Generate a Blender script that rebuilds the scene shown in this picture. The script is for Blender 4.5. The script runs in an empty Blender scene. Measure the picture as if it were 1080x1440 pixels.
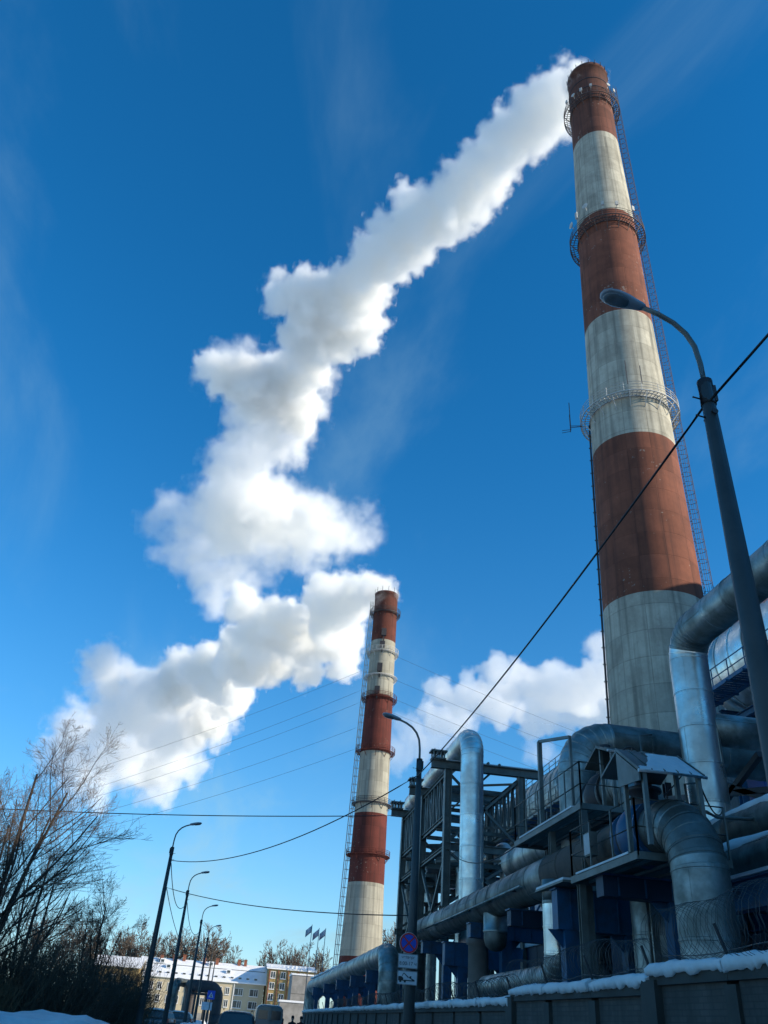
import bpy, bmesh, math, random
import numpy as np
from mathutils import Vector, Matrix, Quaternion
R = math.radians
random.seed(7)
scene = bpy.context.scene
col = scene.collection

# ------------------------------------------------------------------ camera
cd = bpy.data.cameras.new('camera')
cd.sensor_fit = 'VERTICAL'
cd.angle = 1.1322
cd.clip_start = 0.1
cd.clip_end = 20000
cam = bpy.data.objects.new('camera', cd)
col.objects.link(cam)
cam.matrix_world = Matrix(((0.98423, -0.14378, -0.10300, 0.0),
                           (-0.16390, -0.52260, -0.83667, 0.0),
                           (0.06647, 0.84037, -0.53793, 1.6),
                           (0, 0, 0, 1)))
scene.camera = cam

# ------------------------------------------------------------------ sky, sun, exposure
SUN_AZ, SUN_EL = 116.0, 20.0
world = bpy.data.worlds.new('World')
scene.world = world
world.use_nodes = True
wn, wl = world.node_tree.nodes, world.node_tree.links
wn.clear()
w_out = wn.new('ShaderNodeOutputWorld')
w_bg = wn.new('ShaderNodeBackground')
w_sky = wn.new('ShaderNodeTexSky')
w_sky.sky_type = 'NISHITA'
w_sky.sun_disc = False
w_sky.sun_elevation = R(SUN_EL)
w_sky.sun_rotation = R(SUN_AZ)
w_sky.altitude = 100
w_sky.air_density = 1.0
w_sky.dust_density = 0.0
w_sky.ozone_density = 6.0
w_hs = wn.new('ShaderNodeHueSaturation')
w_hs.inputs['Hue'].default_value = 0.495
w_hs.inputs['Saturation'].default_value = 1.21
w_hs.inputs['Value'].default_value = 1.0
w_bg.inputs['Strength'].default_value = 0.15
wl.new(w_sky.outputs[0], w_hs.inputs['Color'])
# thin cirrus veils, the same over the whole dome
w_tc = wn.new('ShaderNodeTexCoord')
w_sep = wn.new('ShaderNodeSeparateXYZ')
wl.new(w_tc.outputs['Generated'], w_sep.inputs[0])
def wmath(op, a, b=None, clamp=False):
    n = wn.new('ShaderNodeMath'); n.operation = op; n.use_clamp = clamp
    for i, v in enumerate((a, b)):
        if v is None: continue
        if isinstance(v, (int, float)): n.inputs[i].default_value = v
        else: wl.new(v, n.inputs[i])
    return n.outputs[0]
zz = wmath('ADD', wmath('MAXIMUM', w_sep.outputs[2], 0.0), 0.22)
cx = wmath('DIVIDE', w_sep.outputs[0], zz)
cy = wmath('DIVIDE', w_sep.outputs[1], zz)
w_cmb = wn.new('ShaderNodeCombineXYZ')
wl.new(cx, w_cmb.inputs[0]); wl.new(cy, w_cmb.inputs[1])
w_map = wn.new('ShaderNodeMapping')
w_map.inputs['Rotation'].default_value = (0, 0, R(24))
w_map.inputs['Location'].default_value = (3.7, 1.3, 0)
w_map.inputs['Scale'].default_value = (1.9, 0.85, 1)
wl.new(w_cmb.outputs[0], w_map.inputs[0])
w_n1 = wn.new('ShaderNodeTexNoise')
w_n1.inputs['Scale'].default_value = 1.35
w_n1.inputs['Detail'].default_value = 7
w_n1.inputs['Roughness'].default_value = 0.58
w_n1.inputs['Distortion'].default_value = 0.45
wl.new(w_map.outputs[0], w_n1.inputs['Vector'])
w_r1 = wn.new('ShaderNodeMapRange')
w_r1.interpolation_type = 'SMOOTHSTEP'
w_r1.inputs['From Min'].default_value = 0.47
w_r1.inputs['From Max'].default_value = 0.80
w_r1.inputs['To Max'].default_value = 0.42
wl.new(w_n1.outputs[0], w_r1.inputs['Value'])
w_mix = wn.new('ShaderNodeMix'); w_mix.data_type = 'RGBA'
w_mix.inputs[7].default_value = (1.9, 3.1, 3.6, 1)
hz = wmath('POWER', wmath('SUBTRACT', 1.0, wmath('MAXIMUM', w_sep.outputs[2], 0.0)), 4.8)
fac = wmath('ADD', wmath('MULTIPLY', w_r1.outputs[0], wmath('ADD', 0.55, wmath('MULTIPLY', hz, 1.4))), wmath('ADD', 0.015, wmath('MULTIPLY', hz, 0.52)), clamp=True)
wl.new(fac, w_mix.inputs[0])
wl.new(w_hs.outputs[0], w_mix.inputs[6])
wl.new(w_mix.outputs[2], w_bg.inputs['Color'])
wl.new(w_bg.outputs[0], w_out.inputs['Surface'])

sd = bpy.data.lights.new('sun', 'SUN')
sd.energy = 4.7
sd.angle = R(0.53)
sd.color = (1.0, 0.87, 0.68)
sun = bpy.data.objects.new('sun', sd)
col.objects.link(sun)
to_sun = Vector((math.sin(R(SUN_AZ)) * math.cos(R(SUN_EL)), math.cos(R(SUN_AZ)) * math.cos(R(SUN_EL)), math.sin(R(SUN_EL))))
sun.rotation_euler = to_sun.to_track_quat('Z', 'Y').to_euler()

vs = scene.view_settings
vs.view_transform = 'Standard'
vs.look = 'None'
vs.exposure = 0.5
vs.gamma = 1.0
vs.use_curve_mapping = False
cy_ = scene.cycles
cy_.use_denoising = True
cy_.max_bounces = 20
cy_.diffuse_bounces = 3
cy_.glossy_bounces = 4
cy_.volume_bounces = 14
cy_.transparent_max_bounces = 8
cy_.volume_step_rate = 2.0
cy_.volume_max_steps = 256
cy_.caustics_reflective = False
cy_.caustics_refractive = False

# ------------------------------------------------------------------ materials
MATS = {}
def nd(nt, t, **k):
    n = nt.nodes.new(t)
    for a, v in k.items(): setattr(n, a, v)
    return n
def pmat(name, c1, c2=None, scale=1.0, rough=0.7, metal=0.0, bump=0.0, bscale=None, stretch=(1, 1, 1), rnd=0.0, detail=5,
         lo=0.35, hi=0.65, rough2=None, spec=None, bdist=0.02):
    """two colours mixed by object-space noise, optional bump, optional brightness change from object to object"""
    if name in MATS: return MATS[name]
    m = bpy.data.materials.new(name); m.use_nodes = True
    nt = m.node_tree; L = nt.links
    b = nt.nodes['Principled BSDF']
    b.inputs['Roughness'].default_value = rough
    b.inputs['Metallic'].default_value = metal
    if spec is not None: b.inputs['Specular IOR Level'].default_value = spec
    c2 = c2 or c1
    tc = nd(nt, 'ShaderNodeTexCoord')
    mp = nd(nt, 'ShaderNodeMapping'); mp.inputs['Scale'].default_value = stretch
    L.new(tc.outputs['Object'], mp.inputs[0])
    ns = nd(nt, 'ShaderNodeTexNoise'); ns.inputs['Scale'].default_value = scale; ns.inputs['Detail'].default_value = detail
    ns.inputs['Roughness'].default_value = 0.6
    L.new(mp.outputs[0], ns.inputs['Vector'])
    mr = nd(nt, 'ShaderNodeMapRange'); mr.inputs['From Min'].default_value = lo; mr.inputs['From Max'].default_value = hi
    L.new(ns.outputs[0], mr.inputs['Value'])
    mx = nd(nt, 'ShaderNodeMix', data_type='RGBA')
    mx.inputs[6].default_value = (*c1, 1); mx.inputs[7].default_value = (*c2, 1)
    L.new(mr.outputs[0], mx.inputs[0])
    out = mx.outputs[2]
    if rnd:
        oi = nd(nt, 'ShaderNodeObjectInfo')
        r2 = nd(nt, 'ShaderNodeMapRange'); r2.inputs['To Min'].default_value = 1 - rnd; r2.inputs['To Max'].default_value = 1 + rnd
        L.new(oi.outputs['Random'], r2.inputs['Value'])
        hs = nd(nt, 'ShaderNodeHueSaturation')
        L.new(out, hs.inputs['Color']); L.new(r2.outputs[0], hs.inputs['Value'])
        out = hs.outputs[0]
    L.new(out, b.inputs['Base Color'])
    if rough2 is not None:
        r3 = nd(nt, 'ShaderNodeMapRange'); r3.inputs['To Min'].default_value = rough; r3.inputs['To Max'].default_value = rough2
        L.new(mr.outputs[0], r3.inputs['Value']); L.new(r3.outputs[0], b.inputs['Roughness'])
    if bump:
        n2 = nd(nt, 'ShaderNodeTexNoise'); n2.inputs['Scale'].default_value = bscale or scale * 4; n2.inputs['Detail'].default_value = 4
        L.new(tc.outputs['Object'], n2.inputs['Vector'])
        bp = nd(nt, 'ShaderNodeBump'); bp.inputs['Strength'].default_value = bump; bp.inputs['Distance'].default_value = bdist
        L.new(n2.outputs[0], bp.inputs['Height']); L.new(bp.outputs[0], b.inputs['Normal'])
    MATS[name] = m
    return m

def chimney_mat(name, c1, c2, stain, panel=(2.2, 2.4), top=None, line=0.75):
    """painted slip-formed concrete: formwork joints round the shaft, weather streaks, soot towards the mouth (the part's origin is the shaft's foot)"""
    m = bpy.data.materials.new(name); m.use_nodes = True
    nt = m.node_tree; L = nt.links; b = nt.nodes['Principled BSDF']
    b.inputs['Roughness'].default_value = 0.85
    b.inputs['Specular IOR Level'].default_value = 0.2
    tc = nd(nt, 'ShaderNodeTexCoord'); sp = nd(nt, 'ShaderNodeSeparateXYZ'); L.new(tc.outputs['Object'], sp.inputs[0])
    at = nd(nt, 'ShaderNodeMath', operation='ARCTAN2'); L.new(sp.outputs[1], at.inputs[0]); L.new(sp.outputs[0], at.inputs[1])
    ml = nd(nt, 'ShaderNodeMath', operation='MULTIPLY'); L.new(at.outputs[0], ml.inputs[0]); ml.inputs[1].default_value = 4.0
    cb = nd(nt, 'ShaderNodeCombineXYZ'); L.new(ml.outputs[0], cb.inputs[0]); L.new(sp.outputs[2], cb.inputs[1])
    br = nd(nt, 'ShaderNodeTexBrick'); br.offset = 0.0
    br.inputs['Scale'].default_value = 1.0; br.inputs['Brick Width'].default_value = panel[0]; br.inputs['Row Height'].default_value = panel[1]
    br.inputs['Mortar Size'].default_value = 0.035; br.inputs['Mortar Smooth'].default_value = 0.3
    br.inputs['Color1'].default_value = (0.80, 0.80, 0.80, 1); br.inputs['Color2'].default_value = (1.08, 1.08, 1.08, 1); br.inputs['Mortar'].default_value = (line, line, line, 1)
    L.new(cb.outputs[0], br.inputs['Vector'])
    n1 = nd(nt, 'ShaderNodeTexNoise'); n1.inputs['Scale'].default_value = 0.5; n1.inputs['Detail'].default_value = 9; n1.inputs['Roughness'].default_value = 0.72
    L.new(tc.outputs['Object'], n1.inputs['Vector'])
    m1 = nd(nt, 'ShaderNodeMapRange'); m1.inputs['From Min'].default_value = 0.36; m1.inputs['From Max'].default_value = 0.64; L.new(n1.outputs[0], m1.inputs['Value'])
    mx = nd(nt, 'ShaderNodeMix', data_type='RGBA'); mx.inputs[6].default_value = (*c1, 1); mx.inputs[7].default_value = (*c2, 1); L.new(m1.outputs[0], mx.inputs[0])
    # streaks
    mp = nd(nt, 'ShaderNodeMapping'); mp.inputs['Scale'].default_value = (1.6, 0.05, 1); L.new(cb.outputs[0], mp.inputs[0])
    n2 = nd(nt, 'ShaderNodeTexNoise'); n2.inputs['Scale'].default_value = 1.3; n2.inputs['Detail'].default_value = 5; L.new(mp.outputs[0], n2.inputs['Vector'])
    m2 = nd(nt, 'ShaderNodeMapRange'); m2.inputs['From Min'].default_value = 0.47; m2.inputs['From Max'].default_value = 0.72; m2.inputs['To Max'].default_value = 0.72; L.new(n2.outputs[0], m2.inputs['Value'])
    mx2 = nd(nt, 'ShaderNodeMix', data_type='RGBA'); mx2.inputs[7].default_value = (*stain, 1); L.new(m2.outputs[0], mx2.inputs[0]); L.new(mx.outputs[2], mx2.inputs[6])
    mu = nd(nt, 'ShaderNodeMix', data_type='RGBA', blend_type='MULTIPLY'); mu.inputs[0].default_value = 1.0
    L.new(mx2.outputs[2], mu.inputs[6]); L.new(br.outputs['Color'], mu.inputs[7])
    out = mu.outputs[2]
    # flaked paint: small bare patches in loose clusters
    n4 = nd(nt, 'ShaderNodeTexNoise'); n4.inputs['Scale'].default_value = 2.6; n4.inputs['Detail'].default_value = 3; L.new(tc.outputs['Object'], n4.inputs['Vector'])
    n5 = nd(nt, 'ShaderNodeTexNoise'); n5.inputs['Scale'].default_value = 0.22; n5.inputs['Detail'].default_value = 2; L.new(tc.outputs['Object'], n5.inputs['Vector'])
    a5 = nd(nt, 'ShaderNodeMath', operation='MULTIPLY_ADD'); a5.inputs[1].default_value = 0.55; L.new(n5.outputs[0], a5.inputs[0]); L.new(n4.outputs[0], a5.inputs[2])
    m5 = nd(nt, 'ShaderNodeMapRange'); m5.inputs['From Min'].default_value = 0.975; m5.inputs['From Max'].default_value = 1.02; m5.inputs['To Max'].default_value = 0.5; L.new(a5.outputs[0], m5.inputs['Value'])
    mx5 = nd(nt, 'ShaderNodeMix', data_type='RGBA'); mx5.inputs[7].default_value = (0.30, 0.27, 0.23, 1); L.new(m5.outputs[0], mx5.inputs[0]); L.new(out, mx5.inputs[6])
    out = mx5.outputs[2]
    if top:
        m3 = nd(nt, 'ShaderNodeMapRange'); m3.inputs['From Min'].default_value = top - 12; m3.inputs['From Max'].default_value = top; m3.inputs['To Max'].default_value = 0.65
        L.new(sp.outputs[2], m3.inputs['Value'])
        ad = nd(nt, 'ShaderNodeMath', operation='MULTIPLY'); L.new(m3.outputs[0], ad.inputs[0]); L.new(n1.outputs[0], ad.inputs[1])
        mx3 = nd(nt, 'ShaderNodeMix', data_type='RGBA'); mx3.inputs[7].default_value = (0.035, 0.025, 0.02, 1); L.new(ad.outputs[0], mx3.inputs[0]); L.new(out, mx3.inputs[6])
        out = mx3.outputs[2]
    L.new(out, b.inputs['Base Color'])
    bp = nd(nt, 'ShaderNodeBump'); bp.inputs['Strength'].default_value = 0.5; bp.inputs['Distance'].default_value = 0.06
    ah = nd(nt, 'ShaderNodeMath', operation='MULTIPLY_ADD'); ah.inputs[1].default_value = 0.4; L.new(n1.outputs[0], ah.inputs[0])
    iv = nd(nt, 'ShaderNodeMath', operation='SUBTRACT'); iv.inputs[0].default_value = 1.0; L.new(br.outputs['Fac'], iv.inputs[1]); L.new(iv.outputs[0], ah.inputs[2])
    L.new(ah.outputs[0], bp.inputs['Height']); L.new(bp.outputs[0], b.inputs['Normal'])
    return m

def corrugated(name, c, scale=6.0, rough=0.5, axis=1):
    m = bpy.data.materials.new(name); m.use_nodes = True
    nt = m.node_tree; L = nt.links; b = nt.nodes['Principled BSDF']
    b.inputs['Roughness'].default_value = rough
    tc = nd(nt, 'ShaderNodeTexCoord')
    n1 = nd(nt, 'ShaderNodeTexNoise'); n1.inputs['Scale'].default_value = 0.5; n1.inputs['Detail'].default_value = 6; L.new(tc.outputs['Object'], n1.inputs['Vector'])
    mx = nd(nt, 'ShaderNodeMix', data_type='RGBA'); mx.inputs[6].default_value = (*[x * .8 for x in c], 1); mx.inputs[7].default_value = (*[min(1, x * 1.15) for x in c], 1); L.new(n1.outputs[0], mx.inputs[0])
    L.new(mx.outputs[2], b.inputs['Base Color'])
    wv = nd(nt, 'ShaderNodeTexWave', bands_direction='XYZ'[axis] if axis != 1 else 'Y'); wv.inputs['Scale'].default_value = scale; L.new(tc.outputs['Object'], wv.inputs['Vector'])
    bp = nd(nt, 'ShaderNodeBump'); bp.inputs['Strength'].default_value = 0.6; bp.inputs['Distance'].default_value = 0.04
    L.new(wv.outputs[1], bp.inputs['Height']); L.new(bp.outputs[0], b.inputs['Normal'])
    return m

def wall_mat():
    """rendered concrete panels with a fine block relief, damp streaks from the coping"""
    m = bpy.data.materials.new('fence_concrete'); m.use_nodes = True
    nt = m.node_tree; L = nt.links; b = nt.nodes['Principled BSDF']; b.inputs['Roughness'].default_value = 0.9
    tc = nd(nt, 'ShaderNodeTexCoord'); ge = nd(nt, 'ShaderNodeNewGeometry')
    sp = nd(nt, 'ShaderNodeSeparateXYZ'); L.new(ge.outputs['Position'], sp.inputs[0])
    cb = nd(nt, 'ShaderNodeCombineXYZ'); L.new(sp.outputs[1], cb.inputs[0]); L.new(sp.outputs[2], cb.inputs[1])
    br = nd(nt, 'ShaderNodeTexBrick'); br.inputs['Scale'].default_value = 1.0; br.inputs['Brick Width'].default_value = 0.26; br.inputs['Row Height'].default_value = 0.078
    br.inputs['Mortar Size'].default_value = 0.007
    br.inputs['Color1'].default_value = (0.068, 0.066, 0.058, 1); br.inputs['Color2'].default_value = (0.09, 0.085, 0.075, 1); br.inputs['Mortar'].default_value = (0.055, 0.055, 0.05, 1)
    L.new(cb.outputs[0], br.inputs['Vector'])
    n1 = nd(nt, 'ShaderNodeTexNoise'); n1.inputs['Scale'].default_value = 1.4; n1.inputs['Detail'].default_value = 8; n1.inputs['Roughness'].default_value = 0.65
    mp = nd(nt, 'ShaderNodeMapping'); mp.inputs['Scale'].default_value = (1.6, 0.35, 1); L.new(cb.outputs[0], mp.inputs[0]); L.new(mp.outputs[0], n1.inputs['Vector'])
    m1 = nd(nt, 'ShaderNodeMapRange'); m1.inputs['From Min'].default_value = 0.35; m1.inputs['From Max'].default_value = 0.7; L.new(n1.outputs[0], m1.inputs['Value'])
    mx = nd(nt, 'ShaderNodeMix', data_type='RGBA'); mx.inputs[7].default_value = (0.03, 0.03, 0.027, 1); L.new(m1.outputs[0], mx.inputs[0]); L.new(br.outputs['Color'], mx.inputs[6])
    L.new(mx.outputs[2], b.inputs['Base Color'])
    bp = nd(nt, 'ShaderNodeBump'); bp.inputs['Strength'].default_value = 0.7; bp.inputs['Distance'].default_value = 0.012; bp.invert = True
    L.new(br.outputs['Fac'], bp.inputs['Height']); L.new(bp.outputs[0], b.inputs['Normal'])
    return m

def vapour_mat(name, dens, erode, lo, hi, nscale, aniso=0.35):
    """white water vapour: the grid's soft edge eaten by fractal noise"""
    m = bpy.data.materials.new(name); m.use_nodes = True
    nt = m.node_tree; L = nt.links; nt.nodes.clear()
    o = nd(nt, 'ShaderNodeOutputMaterial')
    pv = nd(nt, 'ShaderNodeVolumePrincipled')
    pv.inputs['Color'].default_value = (0.993, 0.992, 0.976, 1)
    pv.inputs['Anisotropy'].default_value = aniso
    pv.inputs['Density Attribute'].default_value = ''
    at = nd(nt, 'ShaderNodeAttribute', attribute_name='density')
    ge = nd(nt, 'ShaderNodeNewGeometry')
    n1 = nd(nt, 'ShaderNodeTexNoise'); n1.inputs['Scale'].default_value = nscale; n1.inputs['Detail'].default_value = 5; n1.inputs['Roughness'].default_value = 0.62
    L.new(ge.outputs['Position'], n1.inputs['Vector'])
    ma = nd(nt, 'ShaderNodeMath', operation='MULTIPLY_ADD'); L.new(n1.outputs[0], ma.inputs[0]); ma.inputs[1].default_value = erode; L.new(at.outputs['Fac'], ma.inputs[2])
    mr = nd(nt, 'ShaderNodeMapRange', interpolation_type='SMOOTHSTEP'); mr.inputs['From Min'].default_value = lo; mr.inputs['From Max'].default_value = hi
    mr.inputs['To Max'].default_value = dens
    L.new(ma.outputs[0], mr.inputs['Value'])
    g = nd(nt, 'ShaderNodeMath', operation='GREATER_THAN'); g.inputs[1].default_value = 0.001; L.new(at.outputs['Fac'], g.inputs[0])
    mu = nd(nt, 'ShaderNodeMath', operation='MULTIPLY'); L.new(mr.outputs[0], mu.inputs[0]); L.new(g.outputs[0], mu.inputs[1])
    L.new(mu.outputs[0], pv.inputs['Density'])
    L.new(pv.outputs[0], o.inputs['Volume'])
    return m

snow = pmat('snow', (0.66, 0.70, 0.70), (0.54, 0.58, 0.59), 1.2, 0.75, bump=0.5, bscale=5, bdist=0.05)
snow_far = pmat('roof_snow', (0.82, 0.83, 0.84), (0.70, 0.72, 0.74), 0.4, 0.8)
asphalt = pmat('wet_asphalt', (0.05, 0.05, 0.05), (0.13, 0.13, 0.13), 0.4, 0.75, bump=0.3, bscale=20)
redA = chimney_mat('red_paint_concrete', (0.215, 0.078, 0.047), (0.145, 0.055, 0.035), (0.085, 0.038, 0.029), panel=(2.2, 2.4), line=0.82)
redTop = chimney_mat('sooty_red_paint_concrete', (0.165, 0.066, 0.044), (0.12, 0.05, 0.034), (0.07, 0.035, 0.028), top=121.8, line=0.8)
whiteA = chimney_mat('weathered_white_concrete', (0.48, 0.455, 0.36), (0.33, 0.31, 0.245), (0.15, 0.145, 0.115), line=0.72)
redB_shaded = chimney_mat('shadowed_red_paint_far', (0.125, 0.032, 0.024), (0.095, 0.027, 0.021), (0.055, 0.02, 0.017), line=0.85)  # far chimney red, darkened so the colour holds the cloud shadow
redBTop = chimney_mat('sooty_red_concrete_far', (0.13, 0.04, 0.027), (0.10, 0.032, 0.023), (0.05, 0.02, 0.017), top=96, line=0.85)
whiteB = chimney_mat('weathered_white_concrete_far', (0.36, 0.345, 0.275), (0.30, 0.285, 0.23), (0.14, 0.135, 0.11), line=0.8)
steel_dark = pmat('dark_steel', (0.035, 0.035, 0.04), (0.06, 0.05, 0.045), 3, 0.6, 0.3)
steel_rust = pmat('rusty_ladder_steel', (0.07, 0.06, 0.06), (0.10, 0.065, 0.05), 3, 0.7, 0.2)
steel_white = pmat('pale_painted_steel', (0.5, 0.5, 0.46), (0.36, 0.35, 0.31), 2, 0.6)
steel_grey = pmat('grey_painted_steel', (0.15, 0.165, 0.15), (0.09, 0.095, 0.082), 2, 0.5, 0.25)
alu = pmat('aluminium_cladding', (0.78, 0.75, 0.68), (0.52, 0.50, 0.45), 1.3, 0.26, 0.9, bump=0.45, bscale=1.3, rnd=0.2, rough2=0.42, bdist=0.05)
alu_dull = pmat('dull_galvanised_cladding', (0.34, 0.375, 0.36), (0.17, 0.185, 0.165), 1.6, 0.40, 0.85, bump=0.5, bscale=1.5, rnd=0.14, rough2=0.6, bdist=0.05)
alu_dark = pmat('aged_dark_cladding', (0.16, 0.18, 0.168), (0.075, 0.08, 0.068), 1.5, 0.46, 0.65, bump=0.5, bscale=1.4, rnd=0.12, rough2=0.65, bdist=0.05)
brown_wrap = pmat('bare_rusty_pipe_wrap', (0.10, 0.075, 0.055), (0.055, 0.045, 0.038), 1.6, 0.85, 0.0, bump=0.5, bscale=4)
blue_steel = pmat('blue_painted_steel', (0.006, 0.075, 0.165), (0.022, 0.04, 0.06), 2.2, 0.5, rnd=0.15, lo=.46, hi=.72, bump=.2, bscale=9)
blue_dark = pmat('navy_painted_steel', (0.002, 0.025, 0.06), (0.002, 0.018, 0.04), 1.2, 0.55)
blue_clad = corrugated('blue_corrugated_cladding', (0.02, 0.11, 0.42), 4.0)
grey_clad = corrugated('pale_grey_cladding', (0.24, 0.28, 0.32), 3.0)
conc = pmat('raw_concrete', (0.30, 0.29, 0.27), (0.20, 0.195, 0.18), 0.9, 0.9, bump=0.3, bscale=6)
pole_conc = pmat('lamp_pole_paint', (0.035, 0.042, 0.042), (0.05, 0.056, 0.054), 3, 0.55, bump=0.1, bscale=12)
wallm = wall_mat()
lamp_shell = pmat('lamp_shell', (0.30, 0.31, 0.32), (0.24, 0.245, 0.25), 4, 0.4, 0.4)
lamp_lens = pmat('lamp_lens', (0.10, 0.11, 0.11), (0.13, 0.14, 0.14), 6, 0.12)
rubber = pmat('black_rubber', (0.012, 0.012, 0.013), None, 2, 0.7)
bark = pmat('bare_bark', (0.075, 0.058, 0.045), (0.045, 0.036, 0.03), 4, 0.9)
twig = pmat('reddish_twigs', (0.19, 0.13, 0.085), (0.12, 0.085, 0.06), 3, 0.9)
shrub_twig = pmat('brown_shrub_twigs', (0.13, 0.09, 0.055), (0.09, 0.065, 0.042), 3, 0.9, rnd=0.3)
far_twig = pmat('far_tree_twigs', (0.15, 0.12, 0.095), (0.11, 0.09, 0.075), 2, 0.9, rnd=0.15)
yellow_wall = pmat('cream_render', (0.50, 0.43, 0.29), (0.43, 0.37, 0.26), 0.35, 0.9)
ochre_wall = pmat('ochre_render', (0.34, 0.245, 0.10), (0.29, 0.21, 0.09), 0.35, 0.9)
win_white = pmat('white_window_frame', (0.72, 0.72, 0.70), None, 2, 0.6)
glass_dark = pmat('dark_window_glass', (0.03, 0.035, 0.04), (0.05, 0.055, 0.06), 0.5, 0.08, spec=0.8)
brick_red = pmat('red_brick_flue', (0.25, 0.09, 0.05), (0.2, 0.075, 0.045), 3, 0.9)
sign_blue = pmat('sign_blue', (0.01, 0.07, 0.50), None, 2, 0.45)
sign_red = pmat('sign_red', (0.60, 0.03, 0.03), None, 2, 0.45)
sign_white = pmat('sign_white', (0.66, 0.68, 0.70), (0.56, 0.58, 0.60), 3, 0.5)
sign_black = pmat('sign_black', (0.02, 0.02, 0.022), None, 2, 0.5)

# ------------------------------------------------------------------ helpers
ORG = {}
def empty(name, loc, label=None, cat=None, group=None, kind=None, parent=None):
    o = bpy.data.objects.new(name, None)
    o.empty_display_size = 0.3
    col.objects.link(o)
    loc = Vector(loc)
    if parent is not None:
        o.parent = parent; o.location = loc - ORG[parent.name]
    else:
        o.location = loc
    ORG[o.name] = loc
    tag(o, label, cat, group, kind)
    return o
def tag(o, label=None, cat=None, group=None, kind=None):
    if label: o['label'] = label
    if cat: o['category'] = cat
    if group: o['group'] = group
    if kind: o['kind'] = kind
    return o
def copy_tree(o, parent=None):
    c = o.copy(); col.objects.link(c)
    if parent is not None: c.parent = parent
    for ch in o.children: copy_tree(ch, c)
    return c

def frame_of(t, up=Vector((0, 0, 1))):
    t = Vector(t).normalized()
    if abs(t.dot(up)) > 0.98: up = Vector((0, 1, 0))
    s = t.cross(up).normalized()
    return t, s, s.cross(t).normalized()

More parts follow.
